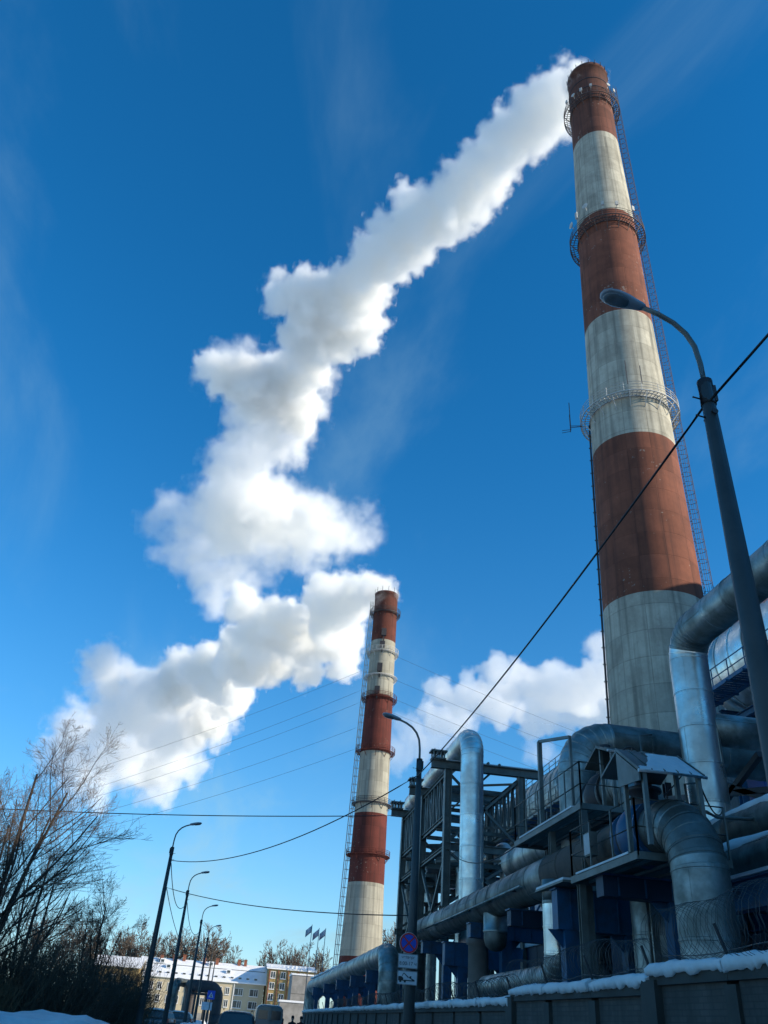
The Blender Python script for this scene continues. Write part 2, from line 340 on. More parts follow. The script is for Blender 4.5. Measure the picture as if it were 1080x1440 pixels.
class MB:
    def __init__(s): s.v = []; s.f = []; s.sm = []
    def add(s, vs, fs, smooth=False):
        b = len(s.v); s.v.extend([tuple(x) for x in vs]); s.f.extend([tuple(i + b for i in f) for f in fs]); s.sm.extend([smooth] * len(fs))
        return s
    def box(s, c, size, rz=0.0, M=None):
        x, y, z = [q / 2 for q in size]
        P = [Vector(p) for p in ((-x, -y, -z), (x, -y, -z), (x, y, -z), (-x, y, -z), (-x, -y, z), (x, -y, z), (x, y, z), (-x, y, z))]
        if rz: P = [Matrix.Rotation(rz, 3, 'Z') @ p for p in P]
        if M is not None: P = [M @ p for p in P]
        c = Vector(c)
        return s.add([p + c for p in P], [(0, 3, 2, 1), (4, 5, 6, 7), (0, 1, 5, 4), (1, 2, 6, 5), (2, 3, 7, 6), (3, 0, 4, 7)])
    def beam(s, a, b, w, h=None, up=(0, 0, 1)):
        h = h or w
        a, b = Vector(a), Vector(b)
        t, sd_, u = frame_of(b - a, Vector(up))
        P = []
        for p in (a, b):
            for i, j in ((-1, -1), (1, -1), (1, 1), (-1, 1)): P.append(p + sd_ * (i * w / 2) + u * (j * h / 2))
        return s.add(P, [(0, 1, 2, 3), (7, 6, 5, 4), (0, 4, 5, 1), (1, 5, 6, 2), (2, 6, 7, 3), (3, 7, 4, 0)])
    def ibeam(s, a, b, w, h, t=0.03, up=(0, 0, 1)):
        a, b = Vector(a), Vector(b)
        d, sd_, u = frame_of(b - a, Vector(up))
        prof = [(-w/2, -h/2), (w/2, -h/2), (w/2, -h/2+t), (t/2, -h/2+t), (t/2, h/2-t), (w/2, h/2-t), (w/2, h/2), (-w/2, h/2), (-w/2, h/2-t), (-t/2, h/2-t), (-t/2, -h/2+t), (-w/2, -h/2+t)]
        n = len(prof)
        P = [p + sd_ * x + u * y for p in (a, b) for x, y in prof]
        F = [(i, i + n, (i + 1) % n + n, (i + 1) % n) for i in range(n)]
        F += [(0, 1, 2, 11), (3, 4, 9, 10), (5, 6, 7, 8), (12, 23, 14, 13), (15, 22, 21, 16), (17, 20, 19, 18), (11, 2, 3, 10), (4, 5, 8, 9), (23, 22, 15, 14), (16, 21, 20, 17)]
        return s.add(P, F)
    def tube(s, path, r, n=8, cap=True, smooth=True):
        path = [Vector(p) for p in path]
        rs = r if isinstance(r, (list, tuple)) else [r] * len(path)
        P = []; prev = None
        for i, p in enumerate(path):
            t = (path[min(i + 1, len(path) - 1)] - path[max(i - 1, 0)])
            t, a, b = frame_of(t)
            if prev is not None:
                a = (prev - t * prev.dot(t))
                a = a.normalized() if a.length > 1e-6 else frame_of(t)[1]
                b = t.cross(a)
            prev = a
            for k in range(n):
                q = 2 * math.pi * k / n
                P.append(p + (a * math.cos(q) + b * math.sin(q)) * rs[i])
        F = []
        for i in range(len(path) - 1):
            for k in range(n): F.append((i * n + k, i * n + (k + 1) % n, (i + 1) * n + (k + 1) % n, (i + 1) * n + k))
        s.add(P, F, smooth)
        if cap:
            b0 = len(s.v) - len(P)
            s.f.append(tuple(b0 + k for k in range(n))[::-1]); s.sm.append(False)
            s.f.append(tuple(b0 + (len(path) - 1) * n + k for k in range(n))); s.sm.append(False)
        return s
    def lathe(s, c, prof, n=32, smooth=True, a0=0.0, a1=2 * math.pi):
        c = Vector(c); P = []; full = abs(a1 - a0 - 2 * math.pi) < 1e-6
        m = n if full else n + 1
        for r, z in prof:
            for k in range(m):
                q = a0 + (a1 - a0) * k / n
                P.append(c + Vector((r * math.cos(q), r * math.sin(q), z)))
        F = []
        for i in range(len(prof) - 1):
            for k in range(n):
                k2 = (k + 1) % m
                F.append((i * m + k, i * m + k2, (i + 1) * m + k2, (i + 1) * m + k))
        return s.add(P, F, smooth)
    def loft(s, rings, cap=True, smooth=True):
        n = len(rings[0]); P = [p for r in rings for p in r]
        F = [(i * n + k, i * n + (k + 1) % n, (i + 1) * n + (k + 1) % n, (i + 1) * n + k) for i in range(len(rings) - 1) for k in range(n)]
        s.add(P, F, smooth)
        if cap:
            b0 = len(s.v) - len(P)
            s.f.append(tuple(b0 + k for k in range(n))[::-1]); s.sm.append(False)
            s.f.append(tuple(b0 + (len(rings) - 1) * n + k for k in range(n))); s.sm.append(False)
        return s
    def build(s, name, mat, parent=None, org=None, **t):
        o0 = ORG[parent.name] if parent is not None else Vector((0, 0, 0))
        og = Vector(org) if org is not None else o0
        me = bpy.data.meshes.new(name)
        me.from_pydata([(x - og.x, y - og.y, z - og.z) for x, y, z in s.v], [], s.f)
        me.polygons.foreach_set('use_smooth', s.sm)
        me.materials.append(mat)
        me.update()
        o = bpy.data.objects.new(name, me)
        col.objects.link(o)
        o.location = og - o0
        if parent is not None: o.parent = parent
        ORG[o.name] = og
        tag(o, t.get('label'), t.get('cat'), t.get('group'), t.get('kind'))
        return o

def arc_path(pts, bend, gores):
    """corner points -> (points, tangents, is_arc_segment)"""
    pts = [Vector(p) for p in pts]
    P = [pts[0]]; seg = []
    for i in range(1, len(pts) - 1):
        d0 = (pts[i] - pts[i - 1]).normalized(); d1 = (pts[i + 1] - pts[i]).normalized()
        ang = d0.angle(d1); k = bend * math.tan(ang / 2)
        a = pts[i] - d0 * k; b = pts[i] + d1 * k
        nrm = (d1 - d0 * d1.dot(d0)).normalized(); ctr = a + nrm * bend
        P.append(a); seg.append('s')
        for g in range(1, gores + 1):
            q = ang * g / gores
            P.append(ctr - nrm * bend * math.cos(q) + d0 * bend * math.sin(q)); seg.append('a')
    P.append(pts[-1]); seg.append('s')
    return P, seg

def clad_pipe(name, label, cat, pts, r, mat, sec=1.2, bend=None, gores=7, group=None, n=28, mats=None, part='cladding_section', seam=True):
    """an insulated pipe clad in lapped sheet sections, each section a part with its bead and lengthwise seam"""
    bend = bend or r * 1.6
    P, seg = arc_path(pts, bend, gores) if len(pts) > 2 else ([Vector(pts[0]), Vector(pts[1])], ['s'])
    C = [P[0]]; T = []; kinds = []
    for i, sg in enumerate(seg):
        if sg == 's':
            L = (P[i + 1] - P[i]).length
            m = max(1, round(L / sec))
            for k in range(1, m + 1): C.append(P[i].lerp(P[i + 1], k / m)); kinds.append('s')
        else:
            C.append(P[i + 1]); kinds.append('a')
    N = len(C)
    for i in range(N):
        if i == 0: t = C[1] - C[0]
        elif i == N - 1: t = C[-1] - C[-2]
        else: t = (C[i + 1] - C[i]).normalized() + (C[i] - C[i - 1]).normalized()
        T.append(t.normalized())
    root = empty(name, (P[0].x, P[0].y, min(p.z for p in P) - r), label, cat, group)
    a = frame_of(T[0])[1]
    A = []
    for t in T:
        a = (a - t * a.dot(t)); a = a.normalized() if a.length > 1e-5 else frame_of(t)[1]; A.append(a)
    rnd = random.Random(name + label)
    for i in range(N - 1):
        mb = MB()
        c0, c1 = C[i], C[i + 1]; L = (c1 - c0).length
        rr = r * (1 + rnd.uniform(-0.008, 0.008))
        st = [(0.0, 1.0), (max(0.0, 1 - 0.085 / L), 1.0), (max(0.0, 1 - 0.075 / L), 1.022), (max(0.0, 1 - 0.03 / L), 1.022), (max(0.0, 1 - 0.02 / L), 1.006), (1.0, 1.006)]
        rings = []
        for f, k in st:
            c = c0.lerp(c1, f); t = T[i].lerp(T[i + 1], f).normalized(); aa = A[i].lerp(A[i + 1], f); aa = (aa - t * aa.dot(t)).normalized(); bb = t.cross(aa)
            rings.append([c + (aa * math.cos(2 * math.pi * q / n) + bb * math.sin(2 * math.pi * q / n)) * rr * k for q in range(n)])
        mb.loft(rings[:2], cap=(i == 0)); mb.loft(rings[1:5], cap=False, smooth=False); mb.loft(rings[4:], cap=(i == N - 2))
        if seam and kinds[i] == 's':
            for q in (rnd.uniform(0, 6.28),):
                for dq in (0, math.pi * 0.75, math.pi * 1.4):
                    d = A[i] * math.cos(q + dq) + T[i].cross(A[i]) * math.sin(q + dq)
                    mb.beam(c0 + d * rr, c1 + d * rr, 0.03, 0.012, up=d)
        mt = mat if mats is None else mats(i, c0.lerp(c1, .5))
        mb.build(part, mt, root)
    return root

def cable(name, label, a, b, sag, r, mat=rubber, n=24, group=None):
    a, b = Vector(a), Vector(b)
    pts = [a.lerp(b, i / n) - Vector((0, 0, sag * 4 * (i / n) * (1 - i / n))) for i in range(n + 1)]
    return MB().tube(pts, r, 5).build(name, mat, org=a, label=label, cat='cable', group=group)

# ------------------------------------------------------------------ setting: ground, road, snow banks
def ground():
    mb = MB(); S = 6000
    mb.add([(-S, -S, -0.02), (S, -S, -0.02), (S, S, -0.02), (-S, S, -0.02)], [(0, 1, 2, 3)])
    mb.build('ground', snow, kind='structure')
    mb = MB()
    Ys = [-80, 0, 40, 80, 120, 138]
    L = [(-4.0, y) for y in Ys]; Rr = [(4.9, y) for y in Ys]
    P = [(x, y, 0.0) for x, y in L] + [(x, y, 0.0) for x, y in Rr]; n = len(Ys)
    mb.add(P, [(i, i + n, i + n + 1, i + 1) for i in range(n - 1)])
    mb.build('road', asphalt, kind='structure')
ground()

def snow_bank(name, x0, x1, y0, y1, h, seed, step=0.7, edge=5, amp=.38):
    rng = np.random.RandomState(seed)
    from mathutils import noise
    nx = max(3, int((x1 - x0) / step)); ny = max(3, int((y1 - y0) / step))
    P = []; F = []
    for j in range(ny + 1):
        for i in range(nx + 1):
            u, v = i / nx, j / ny
            x = x0 + (x1 - x0) * u; y = y0 + (y1 - y0) * v
            e = min(1, min(u, 1 - u) * edge) * min(1, min(v, 1 - v) * 8)
            q = noise.fractal(Vector((x * .35, y * .35, seed)), 1.0, 2.2, 4)
            q2 = max(0, noise.noise(Vector((x * 1.1, y * 1.1, seed + 3))))
            P.append((x, y, -0.05 + (h * (0.72 + amp * q) + 0.22 * q2) * e))
    for j in range(ny):
        for i in range(nx): a = j * (nx + 1) + i; F.append((a, a + 1, a + nx + 2, a + nx + 1))
    MB().add(P, F, True).build(name, snow, kind='structure')
snow_bank('snow_bank', -30, -5.6, 34, 120, 1.05, 1, 0.8)
snow_bank('snow_ridge', -24, -3.9, 37, 45.5, 1.52, 9, 0.4, edge=14, amp=.16)
snow_bank('verge_snow', -4.6, -3.2, 42, 190, 0.75, 2, 0.5)
snow_bank('kerb_snow', 4.6, 6.3, 0, 90, 0.5, 5, 0.45)

# ------------------------------------------------------------------ chimneys
def interp(prof, z):
    for (z0, r0), (z1, r1) in zip(prof, prof[1:]):
        if z <= z1: return r0 + (r1 - r0) * (z - z0) / (z1 - z0)
    return prof[-1][1]

def chimney(label, x, y, prof, bands, platforms, ladder_dir, ladder_z, wall_t=0.45, nseg=72, far=False):
    root = empty('chimney', (x, y, 0), label, 'chimney', 'striped power plant chimneys')
    H = bands[-1][1]
    rz = lambda z: interp(prof, z)
    for i, (z0, z1, m, lab) in enumerate(bands):
        zs = [z0 + (z1 - z0) * k / 6 for k in range(7)]
        pr = [(rz(z), z) for z in zs]
        if i == len(bands) - 1:
            pr += [(rz(H) + 0.10, H - 0.7), (rz(H) + 0.10, H), (rz(H) - wall_t, H), (rz(H) - wall_t, H - 8)]
            pr[6] = (rz(H), H - 0.72)
        MB().lathe((x, y, 0), pr, nseg).build('painted_band', m, root, label=lab)
    for pz, w, m, kind in platforms:
        r0 = rz(pz)
        dm = MB()
        for ra, rb in ((r0 - .05, r0 + .14), (r0 + w * .52, r0 + w * .6), (r0 + w - .1, r0 + w)):
            dm.lathe((x, y, 0), [(ra, pz), (rb, pz), (rb, pz + .1), (ra, pz + .1), (ra, pz)], 44, smooth=False)
        for k in range(72):
            q = 2 * math.pi * k / 72; d = Vector((math.cos(q), math.sin(q), 0)); dm.beam(Vector((x, y, pz + .05)) + d * r0, Vector((x, y, pz + .05)) + d * (r0 + w - .05), .05, .06)
        deck = dm.build('platform', m, root)
        nb = 10 if far else 18
        me = None
        for k in range(nb):
            q = 2 * math.pi * (k + .3) / nb; d = Vector((math.cos(q), math.sin(q), 0)); c = Vector((x, y, pz))
            if me is None or True:
                mb = MB(); mb.beam(c + d * (r0 + w - .08) - Vector((0, 0, .02)), c + d * (r0 + .02) - Vector((0, 0, w * 1.25)), .07 if not far else .1)
                mb.build('bracket', m, deck)
        if kind != 'ring':
            hh = 1.15
            np_ = 18
            for k in range(np_):
                q = 2 * math.pi * k / np_; d = Vector((math.cos(q), math.sin(q), 0)); c = Vector((x, y, pz))
                MB().beam(c + d * (r0 + w - .04) + Vector((0, 0, .1)), c + d * (r0 + w - .04) + Vector((0, 0, hh)), .055 if not far else .08).build('rail_post', m, deck)
            for h in (0.45, 0.8, hh):
                pts = [Vector((x + (r0 + w - .04) * math.cos(2 * math.pi * k / 40), y + (r0 + w - .04) * math.sin(2 * math.pi * k / 40), pz + h)) for k in range(41)]
                MB().tube(pts, .028 if not far else .05, 5, cap=False).build('guard_rail', m, deck)
    # caged ladder
    d = Vector((math.cos(ladder_dir), math.sin(ladder_dir), 0)); sd_ = Vector((-d.y, d.x, 0)); c = Vector((x, y, 0))
    z0, z1 = ladder_z
    lm = MB(); cm = MB()
    def lp(z, out, side): return c + d * (rz(z) + out) + sd_ * side + Vector((0, 0, z))
    th = .036 if not far else .085
    for s in (-.28, .28): lm.beam(lp(z0, .25, s), lp(z1, .25, s), th)
    z = z0
    while z < z1:
        lm.beam(lp(z, .25, -.28), lp(z, .25, .28), th * .7); z += .4 if not far else .9
    z = z0 + 2
    hoop = [(-.36, .25), (-.42, .6), (-.25, .95), (0, 1.05), (.25, .95), (.42, .6), (.36, .25)]
    while z < z1:
        P = [lp(z, o, s) for s, o in hoop]
        for a, b in zip(P, P[1:]): cm.beam(a, b, th * .9)
        lm.beam(lp(z, 0, 0), lp(z, .25, 0), th)
        z += 1.1 if not far else 1.8
    for s, o in hoop[1:-1]: cm.beam(lp(z0 + 2, o, s), lp(z1, o, s), th * .75)
    lm.build('ladder', steel_rust if not far else steel_white, root)
    cm.build('ladder_cage', steel_rust if not far else steel_white, root)
    return root, rz

BX, BY = 32.86, 61.81
profA = [(0, 5.05), (34.8, 4.45), (52.4, 4.12), (69.8, 3.75), (87.6, 3.48), (104.5, 3.02), (121.8, 2.80)]
bandsA = [(0, 34.8, whiteA, 'bottom grey-white band'), (34.8, 52.4, redA, 'lowest brick-red band'), (52.4, 69.8, whiteA, 'middle grey-white band'),
          (69.8, 87.6, redA, 'middle brick-red band'), (87.6, 104.5, whiteA, 'upper grey-white band'), (104.5, 121.8, redTop, 'sooty brick-red band at the mouth')]
ladA = math.atan2(-math.sin(R(28)), math.cos(R(28))) + R(7)
bigc, rzA = chimney('tall red and white striped chimney rising above the big silver pipes', BX, BY, profA, bandsA,
                    [(112.6, .95, steel_rust, 'rail'), (85.2, 1.05, steel_rust, 'rail'), (57.0, 1.05, steel_white, 'rail')], ladA, (28, 119))
for z in (115.6, 117.8):
    MB().lathe((BX, BY, 0), [(rzA(z) + .0, z - .06), (rzA(z) + .06, z - .06), (rzA(z) + .06, z + .06), (rzA(z), z + .06)], 48, smooth=False).build('tension_band', steel_dark, bigc)
for k in range(20):
    q = 2 * math.pi * k / 20; d = Vector((math.cos(q), math.sin(q), 0))
    MB().beam(Vector((BX, BY, 121.4)) + d * 2.95, Vector((BX, BY, 122.35)) + d * 2.95, .07).build('lightning_rod', steel_dark, bigc)
camdir = math.atan2(-math.cos(R(28)), -math.sin(R(28)))
# dishes and boxes hung on the galleries
for (z, w, da, s, dish) in [(113.8, 1.1, -.9, .28, 0), (113.6, 1.1, -.25, .3, 0), (113.9, 1.1, .1, .22, 0), (114.6, 1.1, .75, .3, 1), (113.5, 1.1, -.55, .3, 1), (114.1, 1.1, 1.0, .3, 0),
                            (87.0, 1.25, -1.0, .45, 1), (87.5, 1.25, -.75, .5, 0), (87.9, 1.25, -.45, .4, 1), (86.9, 1.25, .35, .3, 0), (87.1, 1.25, 0.0, .3, 0), (86.7, 1.25, .8, .35, 0)]:
    q = camdir + da; d = Vector((math.cos(q), math.sin(q), 0)); c = Vector((BX, BY, z)) + d * (rzA(z) + w)
    mb = MB()
    if dish:
        t, a, b = frame_of(d); rr = [.05, s * .6, s, s * .97]; zz_ = [-.12, -.06, .06, .06]
        mb.loft([[c + d * o + (a * math.cos(2 * math.pi * k / 16) + b * math.sin(2 * math.pi * k / 16)) * r_ for k in range(16)] for r_, o in zip(rr, zz_)])
    else: mb.box(c, (.16, .34, s * 2.2), rz=q)
    mb.beam(c, c - d * .3 - Vector((0, 0, .6)), .06)
    mb.build('antenna', steel_white, bigc)
# masts on the middle gallery
for da, h, z in [(-1.35, 3.2, 56.5), (.05, 2.6, 58.3), (.32, 1.8, 58.3), (-1.5, 1.8, 57.0)]:
    q = camdir + da; d = Vector((math.cos(q), math.sin(q), 0)); c = Vector((BX, BY, z)) + d * (rzA(z) + 1.2 + (.9 if da < -1 else 0))
    mb = MB().beam(c - Vector((0, 0, .6)), c + Vector((0, 0, h)), .06)
    if da < -1: mb.beam(c, c - d * 1.2, .05); mb.beam(c - Vector((0, 0, .5)), c + d * .9 - Vector((0, 0, .6)), .04)
    mb.build('antenna_mast', steel_dark, bigc)
# cable run clipped down the road side of the shaft
ql = camdir - R(86)
pts = [Vector((BX + (rzA(z) + .12) * math.cos(ql), BY + (rzA(z) + .12) * math.sin(ql), z)) for z in np.linspace(3, 57, 30)]
MB().tube(pts, .1, 6).build('cable_run', steel_dark, bigc)
for z in np.arange(6, 57, 1.6):
    d = Vector((math.cos(ql), math.sin(ql), 0)); c = Vector((BX, BY, z))
    MB().beam(c + d * rzA(z), c + d * (rzA(z) + .3), .09).build('cable_clip', steel_dark, bigc)

SX, SY = 25.35, 186.28
profB = [(0, 4.9), (13.3, 4.36), (27.1, 3.90), (41.2, 3.68), (54.8, 3.50), (68.3, 3.26), (82.5, 3.06), (96.0, 2.92)]
bandsB = [(0, 13.3, redB_shaded, 'red band at the foot'), (13.3, 27.1, whiteB, 'lowest white band'), (27.1, 41.2, redB_shaded, 'lower red band'), (41.2, 54.8, whiteB, 'middle white band'),
          (54.8, 68.3, redB_shaded, 'middle red band with cloud shadow in its colour'), (68.3, 82.5, whiteB, 'upper white band'), (82.5, 96.0, redBTop, 'sooty red band at the mouth')]
ladB = math.atan2(math.sin(R(7.75)), -math.cos(R(7.75))) - R(4)
smallc, rzB = chimney('shorter red and white striped chimney farther off beyond the road', SX, SY, profB, bandsB,
                      [(90.2, .9, steel_dark, 'rail'), (79.4, .9, steel_white, 'rail'), (73.2, .9, steel_white, 'ring'), (67.6, 1.0, redB_shaded, 'rail'), (55.0, 1.1, redB_shaded, 'rail'), (43.3, .9, steel_dark, 'rail'), (32.6, 1.0, redB_shaded, 'rail')],
                      ladB, (8, 94), far=True)
cdB = math.atan2(-math.cos(R(7.75)), -math.sin(R(7.75)))
for z, da, hh in [(84.2, .0, 1.9), (80.9, -.05, 1.6), (74.9, -.12, 2.1), (69.2, -.18, 1.7)]:
    q = cdB + da; d = Vector((math.cos(q), math.sin(q), 0)); c = Vector((SX, SY, z)) + d * (rzB(z) + .25)
    MB().box(c, (.6, 1.2, hh), rz=q).box(c - Vector((0, 0, hh * .75)), (.2, .3, hh), rz=q).build('lamp_box', steel_dark, smallc)
for k in range(12):
    q = 2 * math.pi * k / 12; d = Vector((math.cos(q), math.sin(q), 0))
    MB().beam(Vector((SX, SY, 95.5)) + d * 3.05, Vector((SX, SY, 97.3)) + d * 3.05, .09).build('lightning_rod', steel_dark, smallc)

# ------------------------------------------------------------------ vapour plumes (real volumes downwind of the mouths)
PUFF_A = [(32.86, 62.0, 121.0, 1.5), (32.7, 63.4, 123.6, 2.0), (31.8, 67.1, 128.0, 3.4), (30.1, 70.1, 128.0, 4.6), (28.3, 73.2, 128.0, 4.4), (26.3, 76.9, 128.0, 5.2), (24.2, 80.6, 128.0, 4.1), (21.9, 85.3, 128.0, 5.2), (20.1, 89.8, 128.0, 5.9), (17.0, 93.6, 128.0, 5.2), (14.6, 97.0, 128.0, 5.8), (11.3, 102.7, 128.0, 5.7), (7.9, 107.0, 128.0, 5.6), (5.7, 113.4, 128.0, 6.3), (2.0, 119.1, 128.0, 7.1), (-3.7, 119.4, 128.0, 5.3), (-9.3, 119.7, 128.0, 4.4), (1.8, 128.1, 128.0, 6.8), (7.8, 123.9, 128.0, 4.9), (-4.1, 128.2, 128.0, 5.9), (-2.0, 137.4, 128.0, 5.2), (-5.4, 146.9, 128.0, 6.7), (-12.5, 149.9, 128.0, 7.8), (-19.6, 147.3, 128.0, 5.7), (-24.3, 145.9, 128.0, 3.3), (-3.9, 155.8, 128.0, 5.9), (-14.5, 162.8, 128.0, 6.8), (-6.6, 168.2, 128.0, 6.6), (-16.5, 178.6, 128.0, 7.6), (-22.8, 183.6, 128.0, 3.9), (-14.8, 193.8, 128.0, 7.7), (-7.3, 197.4, 128.0, 5.3)]
PUFF_A2 = [(-23.3, 201.7, 128.0, 5.8), (-20.1, 212.1, 128.0, 9.5), (-8.4, 209.7, 128.0, 9.4), (2.9, 211.6, 128.0, 8.7), (11.0, 213.6, 128.0, 5.7), (19.1, 208.3, 128.0, 3.9), (22.1, 210.5, 128.0, 2.2), (-31.7, 221.3, 128.0, 7.1), (-38.5, 218.0, 128.0, 4.4), (-42.4, 218.3, 128.0, 2.6), (-25.8, 238.1, 128.0, 7.9), (-12.0, 232.1, 128.0, 7.8), (1.0, 226.9, 128.0, 5.5), (-28.6, 259.8, 128.0, 5.0), (-18.7, 253.0, 128.0, 5.4), (-37.2, 235.6, 128.0, 4.6), (-23.7, 274.6, 128.0, 4.2)]
PUFF_B = [(25.35, 186.5, 95.3, 1.7), (24.8, 188.0, 97.4, 2.2), (22.5, 189.3, 99.0, 3.8), (18.1, 198.1, 99.0, 6.2), (12.1, 207.9, 99.0, 7.6), (10.7, 194.6, 99.0, 4.2), (16.2, 226.1, 99.0, 8.2), (20.2, 244.8, 99.0, 4.6), (5.4, 225.3, 99.0, 8.5), (-1.0, 214.9, 99.0, 5.3), (9.1, 249.8, 99.0, 6.0), (-5.7, 225.1, 99.0, 8.1), (-11.9, 210.6, 99.0, 4.8), (-11.7, 248.1, 99.0, 9.6), (-0.2, 249.2, 99.0, 7.8), (-21.0, 266.1, 99.0, 9.2), (-14.1, 293.0, 99.0, 7.8), (-33.2, 282.3, 99.0, 9.6), (-45.7, 308.7, 99.0, 11.3), (-57.9, 282.4, 99.0, 7.5), (-61.9, 275.4, 99.0, 4.9), (-57.2, 321.6, 99.0, 11.7), (-39.7, 343.1, 99.0, 12.4), (-24.5, 320.0, 99.0, 9.5), (-55.5, 392.2, 99.0, 11.9), (-39.0, 387.7, 99.0, 9.2)]
PUFF_B2 = [(-68.3, 390.2, 99.0, 11.8), (-51.9, 443.5, 99.0, 8.9), (-83.9, 433.9, 99.0, 12.2), (-78.6, 348.4, 99.0, 9.5), (-91.9, 397.6, 99.0, 9.9), (-60, 370, 99, 12), (-45, 400, 99, 10)]
PUFF_C = [(159.1, 352.6, 170.0, 8.5), (181.0, 390.3, 170.0, 13.1), (171.7, 411.6, 170.0, 13.6), (159.2, 423.2, 170.0, 15.5), (140.6, 418.0, 170.0, 13.6), (121.4, 408.8, 170.0, 11.8), (134.0, 455.2, 170.0, 14.6), (114.9, 449.2, 170.0, 12.7), (97.6, 449.1, 170.0, 10.1), (104.2, 494.3, 170.0, 10.9), (122.1, 494.9, 170.0, 10.0), (159.8, 466.0, 170.0, 13.2), (179.8, 458.5, 170.0, 11.3), (197.1, 445.1, 170.0, 14.5), (212.5, 439.4, 170.0, 16.9), (230, 430, 172, 15)]
PUFF_C2 = [(190.2, 542.3, 170.0, 9.0), (108.4, 540.3, 170.0, 12.7), (130.5, 548.8, 170.0, 11.9), (96.0, 581.4, 170.0, 11.4), (92, 520, 170, 10)]

def vapour(name, label, puffs, mat, voxel, seed, cat='smoke', n2=15, n3=90, grow=1.0, bridge=True):
    rng = random.Random(seed)
    P = []; Rd = []
    def rdir():
        while True:
            v = Vector((rng.uniform(-1, 1), rng.uniform(-1, 1), rng.uniform(-1, 1)))
            if .05 < v.length < 1: return v.normalized()
    full = list(puffs)
    if bridge:
        for a, b in zip(puffs, puffs[1:]):
            if math.dist(a[:3], b[:3]) < (a[3] + b[3]) * 1.5 and rng.random() < .4: full.append(tuple((u + v) / 2 + (rng.uniform(-.12, .12) * a[3] if k < 3 else 0) for k, (u, v) in enumerate(zip(a, b))))
    for x, y, z, r in full:
        c = Vector((x, y, z)); r *= grow
        P.append(c); Rd.append(r * .84)
        for k in range(n2):
            d = rdir(); r2 = r * rng.uniform(.22, .48); p = c + d * (r * rng.uniform(.6, .9)); P.append(p); Rd.append(r2)
            for j in range(n3 // n2):
                P.append(p + rdir() * r2 * rng.uniform(.7, 1.0)); Rd.append(max(voxel * 1.6, r2 * rng.uniform(.28, .55)))
    og = P[0].copy()
    me = bpy.data.meshes.new(name)
    me.from_pydata([tuple(p - og) for p in P], [], [])
    a = me.attributes.new('puff_radius', 'FLOAT', 'POINT'); a.data.foreach_set('value', Rd)
    me.materials.append(mat)
    o = bpy.data.objects.new(name, me); o.location = og; col.objects.link(o)
    g = bpy.data.node_groups.new(name + '_nodes', 'GeometryNodeTree')
    g.interface.new_socket('Geometry', in_out='INPUT', socket_type='NodeSocketGeometry')
    g.interface.new_socket('Geometry', in_out='OUTPUT', socket_type='NodeSocketGeometry')
    gi = g.nodes.new('NodeGroupInput'); go = g.nodes.new('NodeGroupOutput')
    mp = g.nodes.new('GeometryNodeMeshToPoints')
    na = g.nodes.new('GeometryNodeInputNamedAttribute'); na.data_type = 'FLOAT'; na.inputs['Name'].default_value = 'puff_radius'
    pv = g.nodes.new('GeometryNodePointsToVolume'); pv.resolution_mode = 'VOXEL_SIZE'
    pv.inputs['Voxel Size'].default_value = voxel; pv.inputs['Density'].default_value = 1.0
    sm = g.nodes.new('GeometryNodeSetMaterial'); sm.inputs['Material'].default_value = mat
    g.links.new(gi.outputs[0], mp.inputs['Mesh']); g.links.new(na.outputs['Attribute'], mp.inputs['Radius'])
    g.links.new(mp.outputs[0], pv.inputs['Points']); g.links.new(na.outputs['Attribute'], pv.inputs['Radius'])
    g.links.new(pv.outputs[0], sm.inputs['Geometry']); g.links.new(sm.outputs[0], go.inputs[0])
    md = o.modifiers.new('vapour', 'NODES'); md.node_group = g
    tag(o, label, cat, kind='stuff')
    return o
vap_dense = vapour_mat('dense_vapour', 0.60, 2.6, 1.40, 2.25, 0.36, 0.0)
vap_dense_far = vapour_mat('dense_vapour_far', 0.45, 2.6, 1.40, 2.25, 0.24, 0.0)
vap_thin = vapour_mat('thin_vapour', 0.13, 4.6, 2.45, 4.0, 0.11, 0.0)
vap_mid = vapour_mat('spreading_vapour', 0.20, 3.4, 1.85, 3.1, 0.13, 0.0)
vap_soft = vapour_mat('loosening_vapour', 0.24, 3.2, 1.75, 2.9, 0.19, 0.0)
vap_cloud = vapour_mat('drifting_cloud', 0.10, 1.8, 0.95, 1.75, 0.09)
vap_haze = vapour_mat('fading_cloud', 0.03, 2.2, 1.15, 2.2, 0.045)
vapour('smoke_plume', 'long white vapour plume trailing from the tall chimney across the sky', [p for p in PUFF_A if p[1] < 158], vap_dense, 1.0, 3, grow=1.04)
vapour('smoke_plume', 'loosening middle stretch of the long plume above the far chimney', [p for p in PUFF_A + PUFF_A2[:5] if p[1] > 140], vap_soft, 1.7, 16, grow=1.08)
vapour('smoke_plume', 'thin ragged tail of vapour where the long plume breaks up', PUFF_A2, vap_thin, 2.0, 4, grow=1.4)
vapour('smoke_plume', 'thick white vapour plume billowing from the shorter far chimney', [p for p in PUFF_B if p[0] > -34], vap_dense_far, 1.4, 5, grow=1.06)
vapour('smoke_plume', 'softer spreading end of the far plume drifting left', [p for p in PUFF_B if p[0] <= -20], vap_mid, 2.2, 15, grow=1.15)
vapour('smoke_plume', 'faint vapour fading low over the bare tree', PUFF_B2, vap_thin, 2.4, 6, grow=1.35)
vapour('cloud', 'white cumulus cloud behind the foot of the tall chimney', PUFF_C, vap_cloud, 1.8, 8, cat='cloud')
vapour('cloud', 'thin cloud shreds above the steel pipe gantry', PUFF_C2, vap_haze, 2.2, 9, cat='cloud', grow=1.3)

